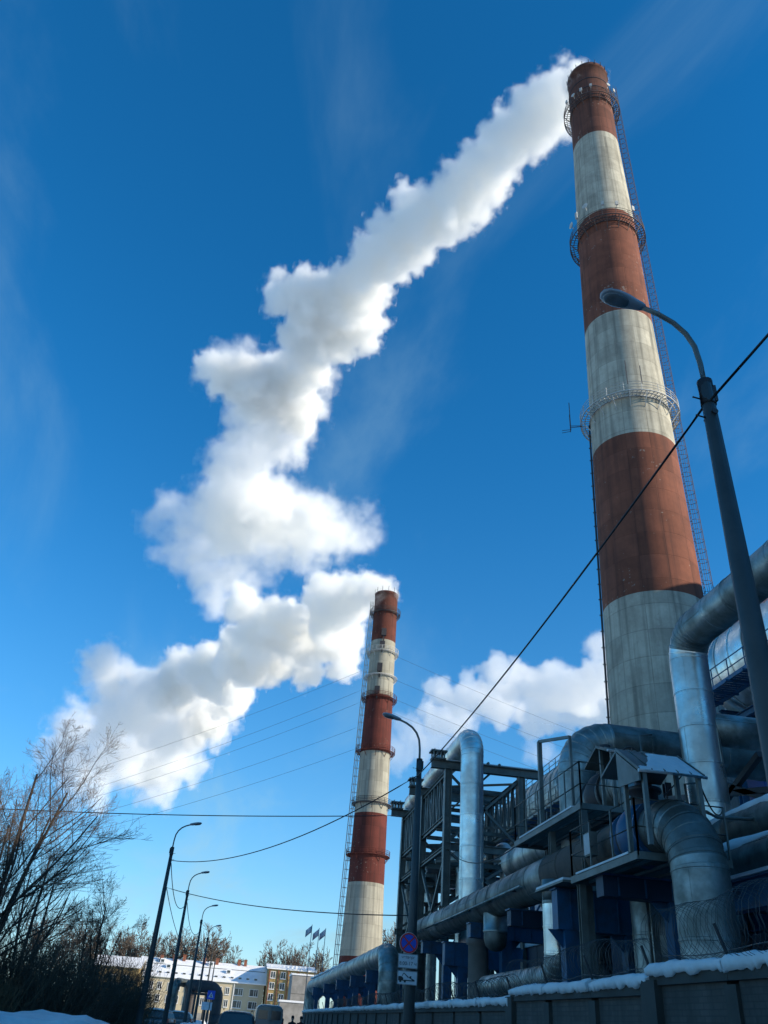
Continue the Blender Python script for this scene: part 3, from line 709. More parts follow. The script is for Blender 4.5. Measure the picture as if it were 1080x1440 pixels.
# ------------------------------------------------------------------ power plant: halls
def hall(label, x0, x1, y0, y1, z, top_band, panel_w, mt_hi, mt_lo, roof_m, zsplit, name='factory_hall'):
    root = empty(name, ((x0 + x1) / 2, (y0 + y1) / 2, 0), label, 'building')
    MB().box(((x0 + x1) / 2, (y0 + y1) / 2, z / 2 - .05), (x1 - x0 - .3, y1 - y0 - .3, z - .1)).build('wall', mt_lo, root)
    n = max(1, round((y1 - y0) / panel_w)); w = (y1 - y0) / n
    me = [None, None]
    for i in range(n):
        for k, (za, zb, mt) in enumerate(((0.1, zsplit - .02, mt_lo), (zsplit + .02, z, mt_hi))):
            c = Vector((x0 - .01, y0 + w * (i + .5), (za + zb) / 2))
            if me[k] is None:
                o = MB().box(c, (.28, w - .06, zb - za)).build('wall_panel', mt, root, org=c); me[k] = o
            else:
                o2 = me[k].copy(); col.objects.link(o2); o2.location = c - ORG[root.name]
    for yy in (y0, y1):
        MB().box(((x0 + x1) / 2, yy, z / 2), (x1 - x0 - .4, .28, z - .2)).build('end_wall', mt_hi, root)
    MB().box(((x0 + x1) / 2, (y0 + y1) / 2, z + .12), (x1 - x0 + .5, y1 - y0 + .5, .24)).build('roof', roof_m, root)
    return root
hall('long blue corrugated boiler hall behind the pipes', 38.6, 58, -75, 125, 26.2, 8, 6.0, blue_clad, grey_clad, snow_far, 18.4)
hall('unseen high grey block added behind the blue hall to shade the chimney foot', 60, 96, 22, 104, 46, 8, 8.0, grey_clad, grey_clad, snow_far, 30, name='shading_block')  # added out of view, sized to shade the tall chimney's foot
hall('low navy block added to darken the space under the pipe racks', 13.6, 21, 12, 46, 5.2, 8, 3.0, blue_dark, blue_dark, snow, 2.6, name='dark_backing_block')  # added dark backing that stands in for the shade under the pipes

# ------------------------------------------------------------------ big flue ducts on the hall side
clad_pipe('flue_duct', 'huge bright silver duct high beside the street lamp pole', 'duct', [(28.5, 43.2, 21.3), (28.5, 2, 21.3)], 2.85, alu, sec=1.5, n=48)
clad_pipe('flue_duct', 'huge pale silver duct seen through the steel gantry', 'duct', [(26.5, 64.5, 19.4), (26.5, 110, 19.4)], 2.6, alu_dull, sec=1.8, n=48)
def trestle(label, x, ys, z):
    root = empty('duct_trestle', (x, ys[0], 0), label, 'trestle', 'blue steel trestles under the flue ducts')
    for y in ys:
        for dx in (-2.2, 2.2): MB().ibeam((x + dx, y, 0), (x + dx, y, z), .4, .4).build('column', blue_steel, root)
        MB().ibeam((x - 2.8, y, z + .2), (x + 2.8, y, z + .2), .35, .4).build('cross_beam', blue_steel, root)
        MB().beam((x - 2.2, y, z * .55), (x + 2.2, y, z * .95), .15).build('brace', blue_steel, root)
    for dx in (-2.2, 2.2): MB().ibeam((x + dx, ys[0] - 1, z - .25), (x + dx, ys[-1] + 1, z - .25), .3, .4).build('long_beam', blue_steel, root)
    return root
trestle('blue steel trestle carrying the bright duct near the lamp pole', 28.5, (9, 18, 27, 36, 42), 18.0)
trestle('blue steel trestle carrying the pale duct behind the gantry', 26.5, (66, 76, 86, 96, 106), 16.4)

def gangway(label, x0, x1, y0, y1, z, mdeck, mrail, n=14, sl=True, name='gangway', zr=1.1, underside=True, ends=(1, 1), sides=(0, 1)):
    """a railed walkway: stringers, slats, posts, rails"""
    root = empty(name, ((x0 + x1) / 2, (y0 + y1) / 2, z), label, 'walkway')
    for x in (x0, x1): MB().beam((x, y0, z), (x, y1, z), .08, .22).build('stringer', mrail, root)
    ns = max(2, int((y1 - y0) / .3))
    me = None
    for i in range(ns):
        c = Vector(((x0 + x1) / 2, y0 + (y1 - y0) * (i + .5) / ns, z + .09))
        if me is None: me = MB().box(c, (x1 - x0 - .1, .2, .035)).build('deck_slat', mdeck, root, org=c)
        else: o = me.copy(); col.objects.link(o); o.location = c - ORG[root.name]
    nc = max(2, int((y1 - y0) / 1.6) + 1)
    for i in range(nc):
        y = y0 + (y1 - y0) * i / (nc - 1)
        if underside: MB().beam((x0 - .25, y, z - .16), (x1 + .05, y, z - .16), .1, .12).build('bracket', mrail, root)
        for s in sides:
            x = (x0, x1)[s]
            MB().beam((x, y, z + .1), (x, y, z + zr), .05).build('rail_post', mrail, root)
    for s in sides:
        x = (x0, x1)[s]
        for h in (.55, zr): MB().beam((x, y0, z + h), (x, y1, z + h), .045).build('guard_rail', mrail, root)
    for e, y in zip(ends, (y0, y1)):
        if e:
            for h in (.55, zr): MB().beam((x0, y, z + h), (x1, y, z + h), .045).build('guard_rail', mrail, root)
    return root
gangway('blue walkway with railing along the bright duct', 24.1, 25.5, 8, 43, 18.7, blue_steel, blue_steel, sides=(0, 1))
gangway('blue walkway with railing along the pale duct', 22.7, 23.9, 60, 108, 17.2, blue_steel, steel_grey, sides=(0, 1))
gangway('light railing along the top of the bright duct', 27.9, 29.1, 8, 43, 24.3, steel_grey, steel_grey, zr=1.0, name='duct_railing')
gangway('light railing along the top of the pale duct', 25.9, 27.1, 65, 108, 22.1, steel_grey, steel_grey, zr=1.0, name='duct_railing')

# ------------------------------------------------------------------ pipes beside the wall
def mA(i, c):
    if 18.2 < c.y < 23.3: return brown_wrap
    return alu_dull if random.Random(int(c.y * 10)).random() < .35 else alu_dark
XA, ZA = 8.5, 5.5
rA = 0.53
clad_pipe('heating_pipe', 'long grey pipe on blue supports that turns down beside the snowy wall', 'pipe',
          [(XA, 43.2, -.3), (XA, 43.2, ZA), (XA, 15.45, ZA), (XA, 15.45, -.3)], rA, alu_dull, 1.35, bend=1.05, gores=8, mats=mA)
clad_pipe('heating_pipe', 'grey pipe loop farther down the wall in front of the shorter chimney', 'pipe',
          [(XA, 50.2, -.3), (XA, 50.2, 5.1), (XA, 99, 4.75), (XA, 99, -.3)], .6, alu_dull, 2.6, bend=1.3, gores=6)
clad_pipe('heating_pipe', 'dark elbow pipe crossing in front of the tall chimney foot', 'pipe',
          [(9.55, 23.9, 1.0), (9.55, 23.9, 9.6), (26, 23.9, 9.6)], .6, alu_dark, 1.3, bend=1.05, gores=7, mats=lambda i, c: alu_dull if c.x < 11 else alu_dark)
clad_pipe('heating_pipe', 'grey valve elbow pipe behind the roofed valve platform', 'pipe',
          [(9.75, 31, 7.0), (9.75, 24.4, 7.0), (9.75, 22.8, 7.5), (9.75, 20.1, 7.5), (9.75, 20.1, 1.0)], .56, alu_dull, 1.3, bend=.9, gores=7)
clad_pipe('heating_pipe', 'shiny silver pipe dropping from overhead beside the lamp pole', 'pipe',
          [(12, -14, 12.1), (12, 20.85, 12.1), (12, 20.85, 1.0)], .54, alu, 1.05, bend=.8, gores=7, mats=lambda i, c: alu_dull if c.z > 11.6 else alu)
clad_pipe('heating_pipe', 'thick grey pipe running right from the shiny drop pipe', 'pipe', [(12.3, 20.85, 9.35), (27, 20.85, 9.35)], .46, alu_dull, 1.6)
clad_pipe('heating_pipe', 'upper snow-topped pipe at the right edge behind the wall', 'pipe', [(11.9, 21.2, 6.3), (11.9, -6, 6.3)], .42, alu_dark, 1.6)
clad_pipe('heating_pipe', 'lower snow-topped pipe at the right edge behind the wall', 'pipe', [(11.0, 19.6, 5.25), (11.0, -6, 5.25)], .40, alu_dark, 1.6)
clad_pipe('heating_pipe', 'slim silver pipe dropping from the long pipe and bending along the wall', 'pipe',
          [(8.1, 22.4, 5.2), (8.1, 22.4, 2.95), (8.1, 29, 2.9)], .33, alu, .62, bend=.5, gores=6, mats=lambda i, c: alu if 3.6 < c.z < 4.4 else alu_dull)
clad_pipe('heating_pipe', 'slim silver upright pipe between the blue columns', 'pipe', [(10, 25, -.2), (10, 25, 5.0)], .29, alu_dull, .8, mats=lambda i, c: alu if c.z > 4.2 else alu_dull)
clad_pipe('heating_pipe', 'sloping grey pipe in the dark under the long pipe', 'pipe', [(9.6, 34, 2.2), (9.6, 24.6, 3.6)], .42, alu_dark, 1.6)
# hanging dished stub under the long pipe
st = empty('pipe_stub', (8.5, 29.4, 4.0), 'short capped pipe stub hanging under the long grey pipe', 'pipe')
MB().lathe((8.5, 29.4, 0), [(.40, 5.1), (.40, 4.6), (.41, 4.59), (.41, 4.52), (.40, 4.51)], 24).build('collar', alu_dull, st)
MB().lathe((8.5, 29.4, 0), [(.39, 4.51), (.385, 4.3), (.33, 4.12), (.2, 4.0), (.0, 3.96)], 24).build('dished_cap', alu_dark, st)

def snow_strip(pipe_label, a, b, r, seed):
    rng = random.Random(seed)
    a, b = Vector(a), Vector(b); t, s, u = frame_of(b - a)
    n = int((b - a).length / .25); rings = []
    ph = [rng.uniform(0, 6) for _ in range(4)]
    for i in range(n + 1):
        c = a.lerp(b, i / n); y = i * .25
        w = .30 + .09 * math.sin(y * 1.9 + ph[0]) + .06 * math.sin(y * 4.3 + ph[1]) + rng.uniform(-.03, .03)
        h = .10 + .04 * math.sin(y * 1.2 + ph[2]) + rng.uniform(-.012, .012)
        ring = []
        for k in range(9):
            q = -w / r + 2 * w / r * k / 8
            hh = h * max(0, math.cos((k - 4) / 4 * math.pi / 2)) ** .5
            ring.append(c + (s * math.sin(q) + u * math.cos(q)) * (r - .01 + hh))
        for k in (8, 4, 0): 
            q = (-w + 2 * w * k / 8) / r
            ring.append(c + (s * math.sin(q) + u * math.cos(q)) * (r - .05))
        rings.append(ring)
    return MB().loft(rings).build('snow', snow, org=a, label=pipe_label, kind='stuff')
snow_strip('strip of snow lying on the upper pipe at the right edge', (11.9, 20.9, 6.3), (11.9, 0, 6.3), .43, 1)
snow_strip('strip of snow lying on the lower pipe at the right edge', (11.0, 19.4, 5.25), (11.0, 0, 5.25), .41, 2)
snow_strip('strip of snow on the far pipe loop', (8.5, 98, 4.9), (8.5, 70, 5.0), .6, 3)

# ------------------------------------------------------------------ expansion loops in the gantry
clad_pipe('expansion_loop', 'tall bright silver pipe loop rising through the steel gantry', 'pipe',
          [(10.15, 39.0, .5), (10.15, 39.0, 14.2), (10.15, 55.2, 14.2), (10.15, 55.2, .5)], .56, alu, 1.45, bend=.95, gores=7)
clad_pipe('expansion_loop', 'lower silver pipe loop inside the steel gantry', 'pipe',
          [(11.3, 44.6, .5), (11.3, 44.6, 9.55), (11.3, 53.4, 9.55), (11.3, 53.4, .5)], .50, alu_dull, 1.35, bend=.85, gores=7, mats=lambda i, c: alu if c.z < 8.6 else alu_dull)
clad_pipe('expansion_loop', 'slim silver pipe loop at the far side of the gantry', 'pipe',
          [(14.0, 46.0, .5), (14.0, 46.0, 10.4), (14.0, 60, 10.4)], .42, alu, 1.2, bend=.75, gores=6)

def gantry():
    X0, X1, Y, Z = 9.5, 13.4, (41.4, 47.4, 53.5), 13.3
    root = empty('pipe_gantry', (11.4, 47.4, 0), 'grey steel lattice gantry holding the silver pipe loops', 'gantry')
    g = steel_grey
    for y in Y:
        for x in (X0, X1):
            MB().ibeam((x, y, 0), (x, y, Z - .2), .36, .36, .04, up=(1, 0, 0)).build('column', g, root)
            # battens of the built-up column
            for z in np.arange(5.6, 12.8, .72): MB().box((x - .02, y + .24, z), (.3, .06, .16)).build('batten', g, root)
            MB().beam((x, y + .3, 4), (x, y + .3, 12.9), .1, .16, up=(1, 0, 0)).build('column_flange', g, root)
        MB().ibeam((8.6, y, Z), (14.4, y, Z), .34, .42, .04).build('top_beam', g, root)
        MB().ibeam((X0, y, 9.35), (X1, y, 9.35), .26, .34, .03).build('cross_beam', g, root)
        MB().ibeam((X0 - .3, y, 6.5), (X1, y, 6.5), .22, .3, .03).build('cross_beam', g, root)
        for a, b in (((X0, 9.5), (X1, 13.0)), ((X1, 9.5), (X0, 13.0)), ((X0, 6.7), (X1, 9.2)), ((X1, 6.7), (X0, 9.2))):
            MB().beam((a[0], y + .1, a[1]), (b[0], y + .1, b[1]), .12).build('brace', g, root)
        MB().box((11.9, y, Z + .235), (4.6, .3, .05)).build('snow_strip', snow, root)
        # spring boxes on the overhang
        bx_ = MB().box((8.95, y, Z + .24), (.75, .62, .06)).box((8.95, y, Z + .62), (.85, .7, .07)).build('spring_box', g, root)
        for dx in (-.28, -.1, .1, .28):
            MB().box((8.95 + dx, y - .24, Z + .43), (.07, .07, .34)).build('spring', g, bx_); MB().box((8.95 + dx, y + .24, Z + .43), (.07, .07, .34)).build('spring', g, bx_)
        for dx in (-.3, .1): MB().beam((8.95 + dx, y - .2, Z + .65), (9.1 + dx, y + .1, Z + .82), .04).build('tie_rod', g, bx_)
    for x in (X0, X1):
        for z, h in ((12.95, .24), (10.75, .24), (9.3, .2)):
            MB().ibeam((x, Y[0], z), (x, Y[-1], z), .2, h, .03).build('long_beam', g, root)
        n = 16
        for i in range(n + 1):
            y = Y[0] + (Y[-1] - Y[0]) * i / n
            MB().beam((x, y, 10.8), (x, y, 12.9), .1 if i % 2 else .16, .1).build('post', g, root)
            if i < n:
                y2 = Y[0] + (Y[-1] - Y[0]) * (i + 1) / n
                a, b = (10.8, 12.9) if i % 2 else (12.9, 10.8)
                MB().beam((x, y, a), (x, y2, b), .08).build('brace', g, root)
        for ya, yb in zip(Y, Y[1:]):
            MB().beam((x, ya, 4.2), (x, yb, 9.2), .12).build('brace', g, root); MB().beam((x, yb, 4.2), (x, ya, 9.2), .12).build('brace', g, root)
    # horizontal bracing decks
    for z in (12.75, 10.6, 9.0):
        n = 5
        for i in range(n):
            ya = Y[0] + (Y[-1] - Y[0]) * i / n; yb = Y[0] + (Y[-1] - Y[0]) * (i + 1) / n
            xa, xb = (X0, X1) if i % 2 else (X1, X0)
            MB().beam((xa, ya, z), (xb, yb, z), .1).build('brace', g, root)
            MB().beam((X0, yb, z), (X1, yb, z), .14, .2).build('cross_beam', g, root)
    # pipe saddles under the lower loop
    for y in (46.2, 48.0, 51.6):
        MB().ibeam((X0, y, 8.7), (X1, y, 8.7), .2, .26, .03).build('cross_beam', g, root)
        MB().box((11.3, y, 8.93), (.5, .35, .2)).build('saddle', g, root)
    # hangers seen from the road
    for y, z in ((45.0, 8.2), (50.0, 7.2)):
        for dx in (0, .5): MB().box((9.9 + dx, y, z), (.16, .16, .9)).build('hanger', steel_dark, root)
        MB().beam((9.3, y, z + .5), (12, y, z + .5), .3, .2).build('hanger_beam', steel_dark, root)
    # thin conduits on the top beam
    for z, x in ((13.56, 12.2), (13.58, 11.6)): MB().tube([(x, 41.2, z), (x, 53.8, z)], .07, 8).build('conduit', g, root)
    return root
gantry()

# second rack behind: struts that fill the view through the gantry
def back_rack():
    root = empty('pipe_rack', (16.5, 52, 0), 'grey steel rack of beams seen behind the gantry', 'rack')
    for x in (15.6, 18.4):
        for y in (44, 52, 60):
            MB().ibeam((x, y, 0), (x, y, 11.4), .3, .3, .03).build('column', steel_grey, root)
        for z in (11.3, 9.2, 7.0): MB().ibeam((x, 44, z), (x, 60, z), .2, .3, .03).build('long_beam', steel_grey, root)
        for ya, yb in ((44, 52), (60, 52)): MB().beam((x, ya, 7), (x, yb, 11.2), .13).build('brace', steel_grey, root)
    for y in (44, 48, 52, 56, 60):
        for z in (11.3, 9.2, 7.0): MB().ibeam((15.6, y, z), (18.4, y, z), .2, .26, .03).build('cross_beam', steel_grey, root)
    for x, z, r in ((16.2, 9.6, .2), (16.8, 9.55, .16), (17.5, 9.65, .24), (16.6, 11.7, .18), (17.6, 7.4, .2)):
        MB().tube([(x, 43, z), (x, 61, z)], r, 14).build('small_pipe', alu_dull, root)
    return root
back_rack()

# ------------------------------------------------------------------ blue supports under the long pipe
def bent(label, x0, x1, y, z, m=blue_steel, mh=None, cols=None, h=.42):
    root = empty('pipe_support', ((x0 + x1) / 2, y, 0), label, 'support', 'blue steel supports under the long pipe')
    for x in (cols or (x0 + .25, x1 - .25)):
        MB().box((x, y, (z - h) / 2), (.36, .36, z - h)).build('column', m, root)
        MB().box((x, y, .25), (.6, .6, .5)).build('footing', conc, root)
    MB().box(((x0 + x1) / 2, y, z - h / 2), (x1 - x0, .4, h)).build('cross_beam', mh or m, root)
    MB().box(((x0 + x1) / 2, y, z + .02), (x1 - x0 + .1, .46, .04)).build('cap_plate', m, root)
    for x in np.arange(x0 + .35, x1 - .2, .62): MB().box((x, y - .215, z - h / 2), (.03, .05, h - .05)).build('stiffener', m, root)
    for x in (cols or (x0 + .25, x1 - .25)):
        for sg in (-1, 1):
            MB().add([(x + sg * .18, y - .02, z - h), (x + sg * .55, y - .02, z - h), (x + sg * .18, y - .02, z - h - .4), (x + sg * .18, y + .02, z - h), (x + sg * .55, y + .02, z - h), (x + sg * .18, y + .02, z - h - .4)], [(0, 1, 2), (5, 4, 3), (0, 3, 4, 1), (1, 4, 5, 2), (2, 5, 3, 0)]).build('gusset', m, root)
    return root
bent('blue support nearest the elbow that turns down', 7.7, 12.6, 18.4, 4.75, cols=(9.4, 12.2), mh=blue_dark)
bent('blue support under the rusty stretch of pipe', 7.8, 12.6, 21.6, 4.85, cols=(8.15, 9.75, 12.2), h=.9)
bent('blue support beside the slim upright silver pipe', 8.0, 12.6, 26.2, 4.85, cols=(9.6, 12.2), mh=blue_dark)
bent('blue support beside the capped stub', 7.9, 12.0, 30.6, 4.85, cols=(9.2, 11.6))
bent('blue support with deep box beam behind the no stopping sign', 7.7, 10.6, 33.6, 4.45, cols=(8.4, 10.2), h=.75)
bent('blue support closest to the steel gantry', 7.8, 12.2, 38.2, 4.8, cols=(8.9, 11.6))
for i, (y, lab) in enumerate([(53, 'first'), (60, 'second'), (68, 'third'), (77, 'fourth'), (87, 'fifth')]):
    bent('%s blue support under the far pipe loop counted from the gantry' % lab, 7.6, 10.2, y, 4.3, cols=(8.0, 9.8), h=.6)
cc = empty('concrete_column', (8.5, 31.6, 0), 'round grey concrete column under the long pipe', 'column')
MB().lathe((8.5, 31.6, 0), [(.36, 0), (.36, 4.3), (.42, 4.3), (.42, 4.95), (.0, 4.95)], 24).build('shaft', conc, cc)
MB().box((8.5, 31.6, .2), (1.2, 1.2, .4)).build('base', conc, cc)
lb = empty('support_girder', (10.5, 17, 4.3), 'navy girder running behind the down-turned elbow', 'girder')
MB().ibeam((10.4, 4, 4.45), (10.4, 24, 4.45), .3, .6, .04).build('girder', blue_steel, lb)
MB().ibeam((12.4, 4, 4.45), (12.4, 24, 4.45), .3, .6, .04).build('girder', blue_steel, lb)
for y in (6, 10, 14): MB().ibeam((10.4, y, 4.3), (12.4, y, 4.3), .2, .3, .03).build('tie', blue_steel, lb)
for y in (7.5, 13.2): MB().box((10.4, y, 2.07), (.32, .32, 4.14)).build('column', blue_steel, lb)
MB().box((10.4, 14, 4.79), (.42, 19, .07)).build('snow_cap', snow, lb)
for y in (6, 10, 14):
    MB().box((11.9, y, 5.17), (.3, .3, 1.44)).build('stool', steel_dark, lb); MB().box((11.0, y, 4.66), (.4, .3, .42)).build('stool', steel_dark, lb)

# ------------------------------------------------------------------ valves, platforms, shelters
def valve(label, x, y, z, r, blue=True, wheel=True):
    root = empty('gate_valve', (x, y, z), label, 'valve')
    rings = []
    for dy, k in ((-.62, 1.25), (-.55, 1.25), (-.54, .95), (-.4, 1.0), (-.25, 1.28), (0, 1.38), (.25, 1.28), (.4, 1.0), (.54, .95), (.55, 1.25), (.62, 1.25)):
        rings.append([Vector((x + r * k * math.cos(q), y + dy, z + r * k * math.sin(q))) for q in [2 * math.pi * i / 28 for i in range(28)]])
    MB().loft(rings).build('body', blue_steel if blue else steel_dark, root)
    MB().lathe((x, y, z), [(.3, r * 1.1), (.3, r * 1.1 + .35), (.38, r * 1.1 + .36), (.38, r * 1.1 + .44), (.2, r * 1.1 + .46), (.16, r * 1.1 + .9)], 18).build('bonnet', steel_dark, root)
    if wheel: MB().box((x + .1, y, z + r * 1.1 + 1.05), (.9, .34, .3)).build('actuator', steel_grey, root)
    t = MB(); pts = [(x - .35, y - .26 + 0 * i, z + r * 1.1 + 1.05) for i in range(2)]
    ring = [Vector((x - .35 + .22 * math.cos(q), y - .28, z + r * 1.1 + 1.05 + .22 * math.sin(q))) for q in [2 * math.pi * i / 18 for i in range(19)]]
    t.tube(ring, .02, 6, cap=False); t.beam(ring[0], ring[9], .025); t.beam(ring[4], ring[13], .025)
    if wheel: t.build('handwheel', steel_dark, root)
    return root
valve('blue gate valve in the long pipe under the snowy shelter', XA, 17.45, ZA, .5)
valve('dark gate valve in the upper pipe behind the shelter', 9.75, 22.2, 7.5, .5, blue=False, wheel=False)

def platform(label, x0, x1, y0, y1, z, mt, legs, rail=1.1, open_sides=(), name='valve_platform'):
    root = empty(name, ((x0 + x1) / 2, (y0 + y1) / 2, 0), label, 'platform')
    for x in (x0, x1): MB().beam((x, y0, z), (x, y1, z), .08, .15).build('edge_beam', mt, root)
    for y in (y0, y1): MB().beam((x0, y, z - .005), (x1, y, z - .005), .07, .14).build('edge_beam', mt, root)
    n = int((y1 - y0) / .14); me = None
    for i in range(n):
        c = Vector(((x0 + x1) / 2, y0 + (y1 - y0) * (i + .5) / n, z + .06))
        if me is None: me = MB().box(c, (x1 - x0 - .08, .045, .05)).build('grating_bar', mt, root, org=c)
        else: o = me.copy(); col.objects.link(o); o.location = c - ORG[root.name]
    for x in np.arange(x0 + .4, x1, .5): MB().box((x, (y0 + y1) / 2, z - .01), (.05, y1 - y0 - .1, .06)).build('joist', mt, root)
    for x, y, zb in legs: MB().ibeam((x, y, zb), (x, y, z - .1), .16, .16, .02).build('leg', mt, root)
    sides = {'W': ((x0, y0), (x0, y1)), 'E': ((x1, y0), (x1, y1)), 'S': ((x0, y0), (x1, y0)), 'N': ((x0, y1), (x1, y1))}
    MB().box((x0 - .01, (y0 + y1) / 2, z + .095), (.1, (y1 - y0) * .8, .04)).build('snow_strip', snow, root)
    for k, (a, b) in sides.items():
        if k in open_sides: continue
        L = math.hypot(b[0] - a[0], b[1] - a[1]); m = max(1, round(L / 1.1))
        for i in range(m + 1):
            f = i / m; x = a[0] + (b[0] - a[0]) * f; y = a[1] + (b[1] - a[1]) * f
            MB().beam((x, y, z), (x, y, z + rail), .036).build('rail_post', mt, root)
        for h in (rail * .5, rail): MB().tube([(a[0], a[1], z + h), (b[0], b[1], z + h)], .017, 8).build('guard_rail', mt, root)
    return root
platform('grey railed platform around the blue gate valve', 7.6, 9.55, 16.1, 19.75, 4.82, steel_grey, [(7.75, 19.6, 0), (9.45, 19.6, 0)], open_sides=('E',))
platform('higher grey grating platform left of the valve shelter', 8.0, 9.05, 19.9, 25.4, 6.6, steel_grey, [(8.05, 19.95, 0), (8.2, 22.7, 0), (9.0, 25.3, 0)], open_sides=('E',))
so = empty('spread_plate', (7.9, 21.6, 5.0), 'white snowy plate jutting below the rusty pipe', 'plate')
MB().box((8.0, 21.6, 4.93), (.7, 2.1, .05)).build('plate', steel_grey, so)
MB().box((8.0, 21.6, 4.985), (.66, 2.05, .06)).build('snow', snow, so)

def shelter(label, xl, xr, yn, yf, ze, zr, zfoot, mt, snow_side=True):
    """lean-to roof falling towards the road end, corner posts, side cheek"""
    root = empty('valve_shelter', ((xl + xr) / 2, (yn + yf) / 2, zfoot), label, 'shelter')
    roofn = Vector((0, -(zr - ze), (yf - yn))).normalized()
    def pt(x, f, o=0): return Vector((x, yn + (yf - yn) * f, ze + (zr - ze) * f)) + Vector((0, 0, 1)) * o
    rf = MB()
    P = [pt(xl, 0), pt(xr, 0), pt(xr, 1), pt(xl, 1)]
    rf.add([p for p in P] + [p + Vector((0, 0, .05)) for p in P], [(0, 3, 2, 1), (4, 5, 6, 7), (0, 1, 5, 4), (1, 2, 6, 5), (2, 3, 7, 6), (3, 0, 4, 7)])
    rf = rf.build('roof', steel_grey, root)
    n = 5
    for i in range(n + 1):
        x = xl + (xr - xl) * i / n
        MB().beam(pt(x, 0, .06), pt(x, 1, .06), .02, .03).build('roof_seam', steel_grey, rf)
    # back slope
    q = [pt(xl, 1), pt(xr, 1), pt(xr, 1) + Vector((0, .9, -.35)), pt(xl, 1) + Vector((0, .9, -.35))]
    MB().add(q + [p + Vector((0, 0, .05)) for p in q], [(0, 3, 2, 1), (4, 5, 6, 7), (0, 1, 5, 4), (1, 2, 6, 5), (2, 3, 7, 6), (3, 0, 4, 7)]).build('back_roof', steel_grey, root)
    # cheek panel on the west end
    ck = [pt(xl, 0, -.02), pt(xl, 1, -.02), pt(xl, 1) + Vector((0, 0, -.75)), pt(xl, 0) + Vector((0, 0, -.18))]
    if snow_side: MB().add([p - Vector((.015, 0, 0)) for p in ck] + [p + Vector((.015, 0, 0)) for p in ck], [(0, 1, 2, 3), (7, 6, 5, 4), (0, 4, 5, 1), (1, 5, 6, 2), (2, 6, 7, 3), (3, 7, 4, 0)]).build('cheek_panel', steel_grey, root)
    for x, f in ((xl + .12, .06), (xr - .12, .06), (xl + .12, .95), (xr - .12, .95)):
        p = pt(x, f); MB().beam((p.x, p.y, zfoot), (p.x, p.y, p.z), .085).build('post', steel_grey, root)
    # sheet of snow left on the roof, torn at its upper and road-side edges
    rng = random.Random(len(label))
    if snow_side:
        m, kx = 16, 22; V = []; F = []
        from mathutils import noise
        for i in range(kx + 1):
            u = i / kx; x = xl + .03 + (xr - xl - .06) * u
            top = (.10 + 1.05 * min(1, max(0, (u - .12) * 2.2))) + .22 * noise.noise(Vector((x * 5, 0, 3)))
            top = min(.97, max(.06, top))
            for k in range(m + 1):
                f = top * k / m; e = min(1, k / 2.5, (m - k) / 2.5, i / 1.5, (kx - i) / 1.5)
                V.append(pt(x, f, .052 + (.045 + .03 * noise.noise(Vector((x * 6, f * 8, 1)))) * max(0, e)))
        for i in range(kx):
            for k in range(m): a_ = i * (m + 1) + k; F.append((a_, a_ + m + 1, a_ + m + 2, a_ + 1))
        MB().add(V, F, True).build('snow_sheet', snow, rf)
    MB().tube([pt(xl - .03, -.03, .03), pt(xr + .03, -.03, .03)], .035, 8).build('eave_snow', snow, rf)
    return root
shelter('snow-streaked sheet roof over the blue gate valve', 7.45, 8.85, 15.4, 16.4, 6.27, 6.93, 4.9, steel_grey)
shelter('small sheet roof over the dark gate valve', 8.95, 10.3, 20.2, 21.0, 8.15, 8.45, 6.7, steel_grey, snow_side=False)
tp = empty('pipe_portal', (8.6, 23.3, 6.7), 'tall thin steel portal over the higher platform', 'portal')
MB().beam((8.15, 23.3, 6.7), (8.15, 23.3, 9.2), .12).build('post', steel_grey, tp)
MB().beam((8.15, 23.3, 9.2), (8.3, 21.2, 8.75), .08).build('rafter', steel_grey, tp)
MB().beam((8.3, 21.2, 6.7), (8.3, 21.2, 8.75), .07).build('post', steel_grey, tp)
# bracket hung on the crossing pipe, cabinets
bk = empty('lattice_bracket', (12.8, 22, 8), 'dark lattice brackets under the crossing pipes at the right', 'bracket')
for a, b in (((13.2, 18, 7.2), (13.2, 26, 8.6)), ((13.2, 20, 8.5), (13.2, 24, 7.0)), ((13.2, 23, 8.6), (13.2, 19, 6.9)), ((12.4, 19.2, 6.95), (15.6, 19.2, 6.95)), ((12.6, 18.6, 8.2), (15.8, 18.6, 8.2)), ((13.6, 18.6, 8.2), (14.4, 18.6, 6.9)), ((15.2, 18.6, 8.2), (14.4, 18.6, 6.9))):
    MB().beam(a, b, .16).build('strut', steel_dark, bk)
for y in (18.6, 25.4): MB().ibeam((13.2, y, 0), (13.2, y, 9.0), .22, .22, .03).build('post', steel_dark, bk)
MB().tube([(9.4, 16.5, 5.9), (10.5, 18, 6.2), (13, 18.4, 6.4)], .04, 8).build('handrail', steel_grey, bk)

# ------------------------------------------------------------------ small-bore lines, tracing cables, access ladder
sb = empty('small_bore_line', (7.85, 30, 5), 'thin pipe strapped along the side of the long grey pipe', 'pipe')
MB().tube([(7.86, 42.0, 5.3), (7.86, 34, 5.28), (7.86, 24.6, 5.32)], .04, 8).build('tube', alu_dull, sb)
for y in np.arange(25.5, 42, 2.7): MB().beam((7.84, y, 5.3), (8.05, y, 5.3), .05).build('strap', steel_dark, sb)
for i, (x, y, z0, z1, lab) in enumerate([(9.1, 19.2, 1.0, 6.6, 'thin conduit beside the platform corner post'), (8.75, 16.0, 1.2, 6.3, 'thin conduit hanging behind the down-turned elbow'), (10.6, 21.6, 2.0, 9.2, 'thin conduit rising to the crossing pipe')]):
    o = MB().tube([(x, y, z0), (x + .04, y, (z0 + z1) / 2), (x, y + .05, z1), (x + .5, y + .3, z1 + .15)], .03, 6).build('conduit', steel_grey, org=(x, y, z0), label=lab, cat='conduit')
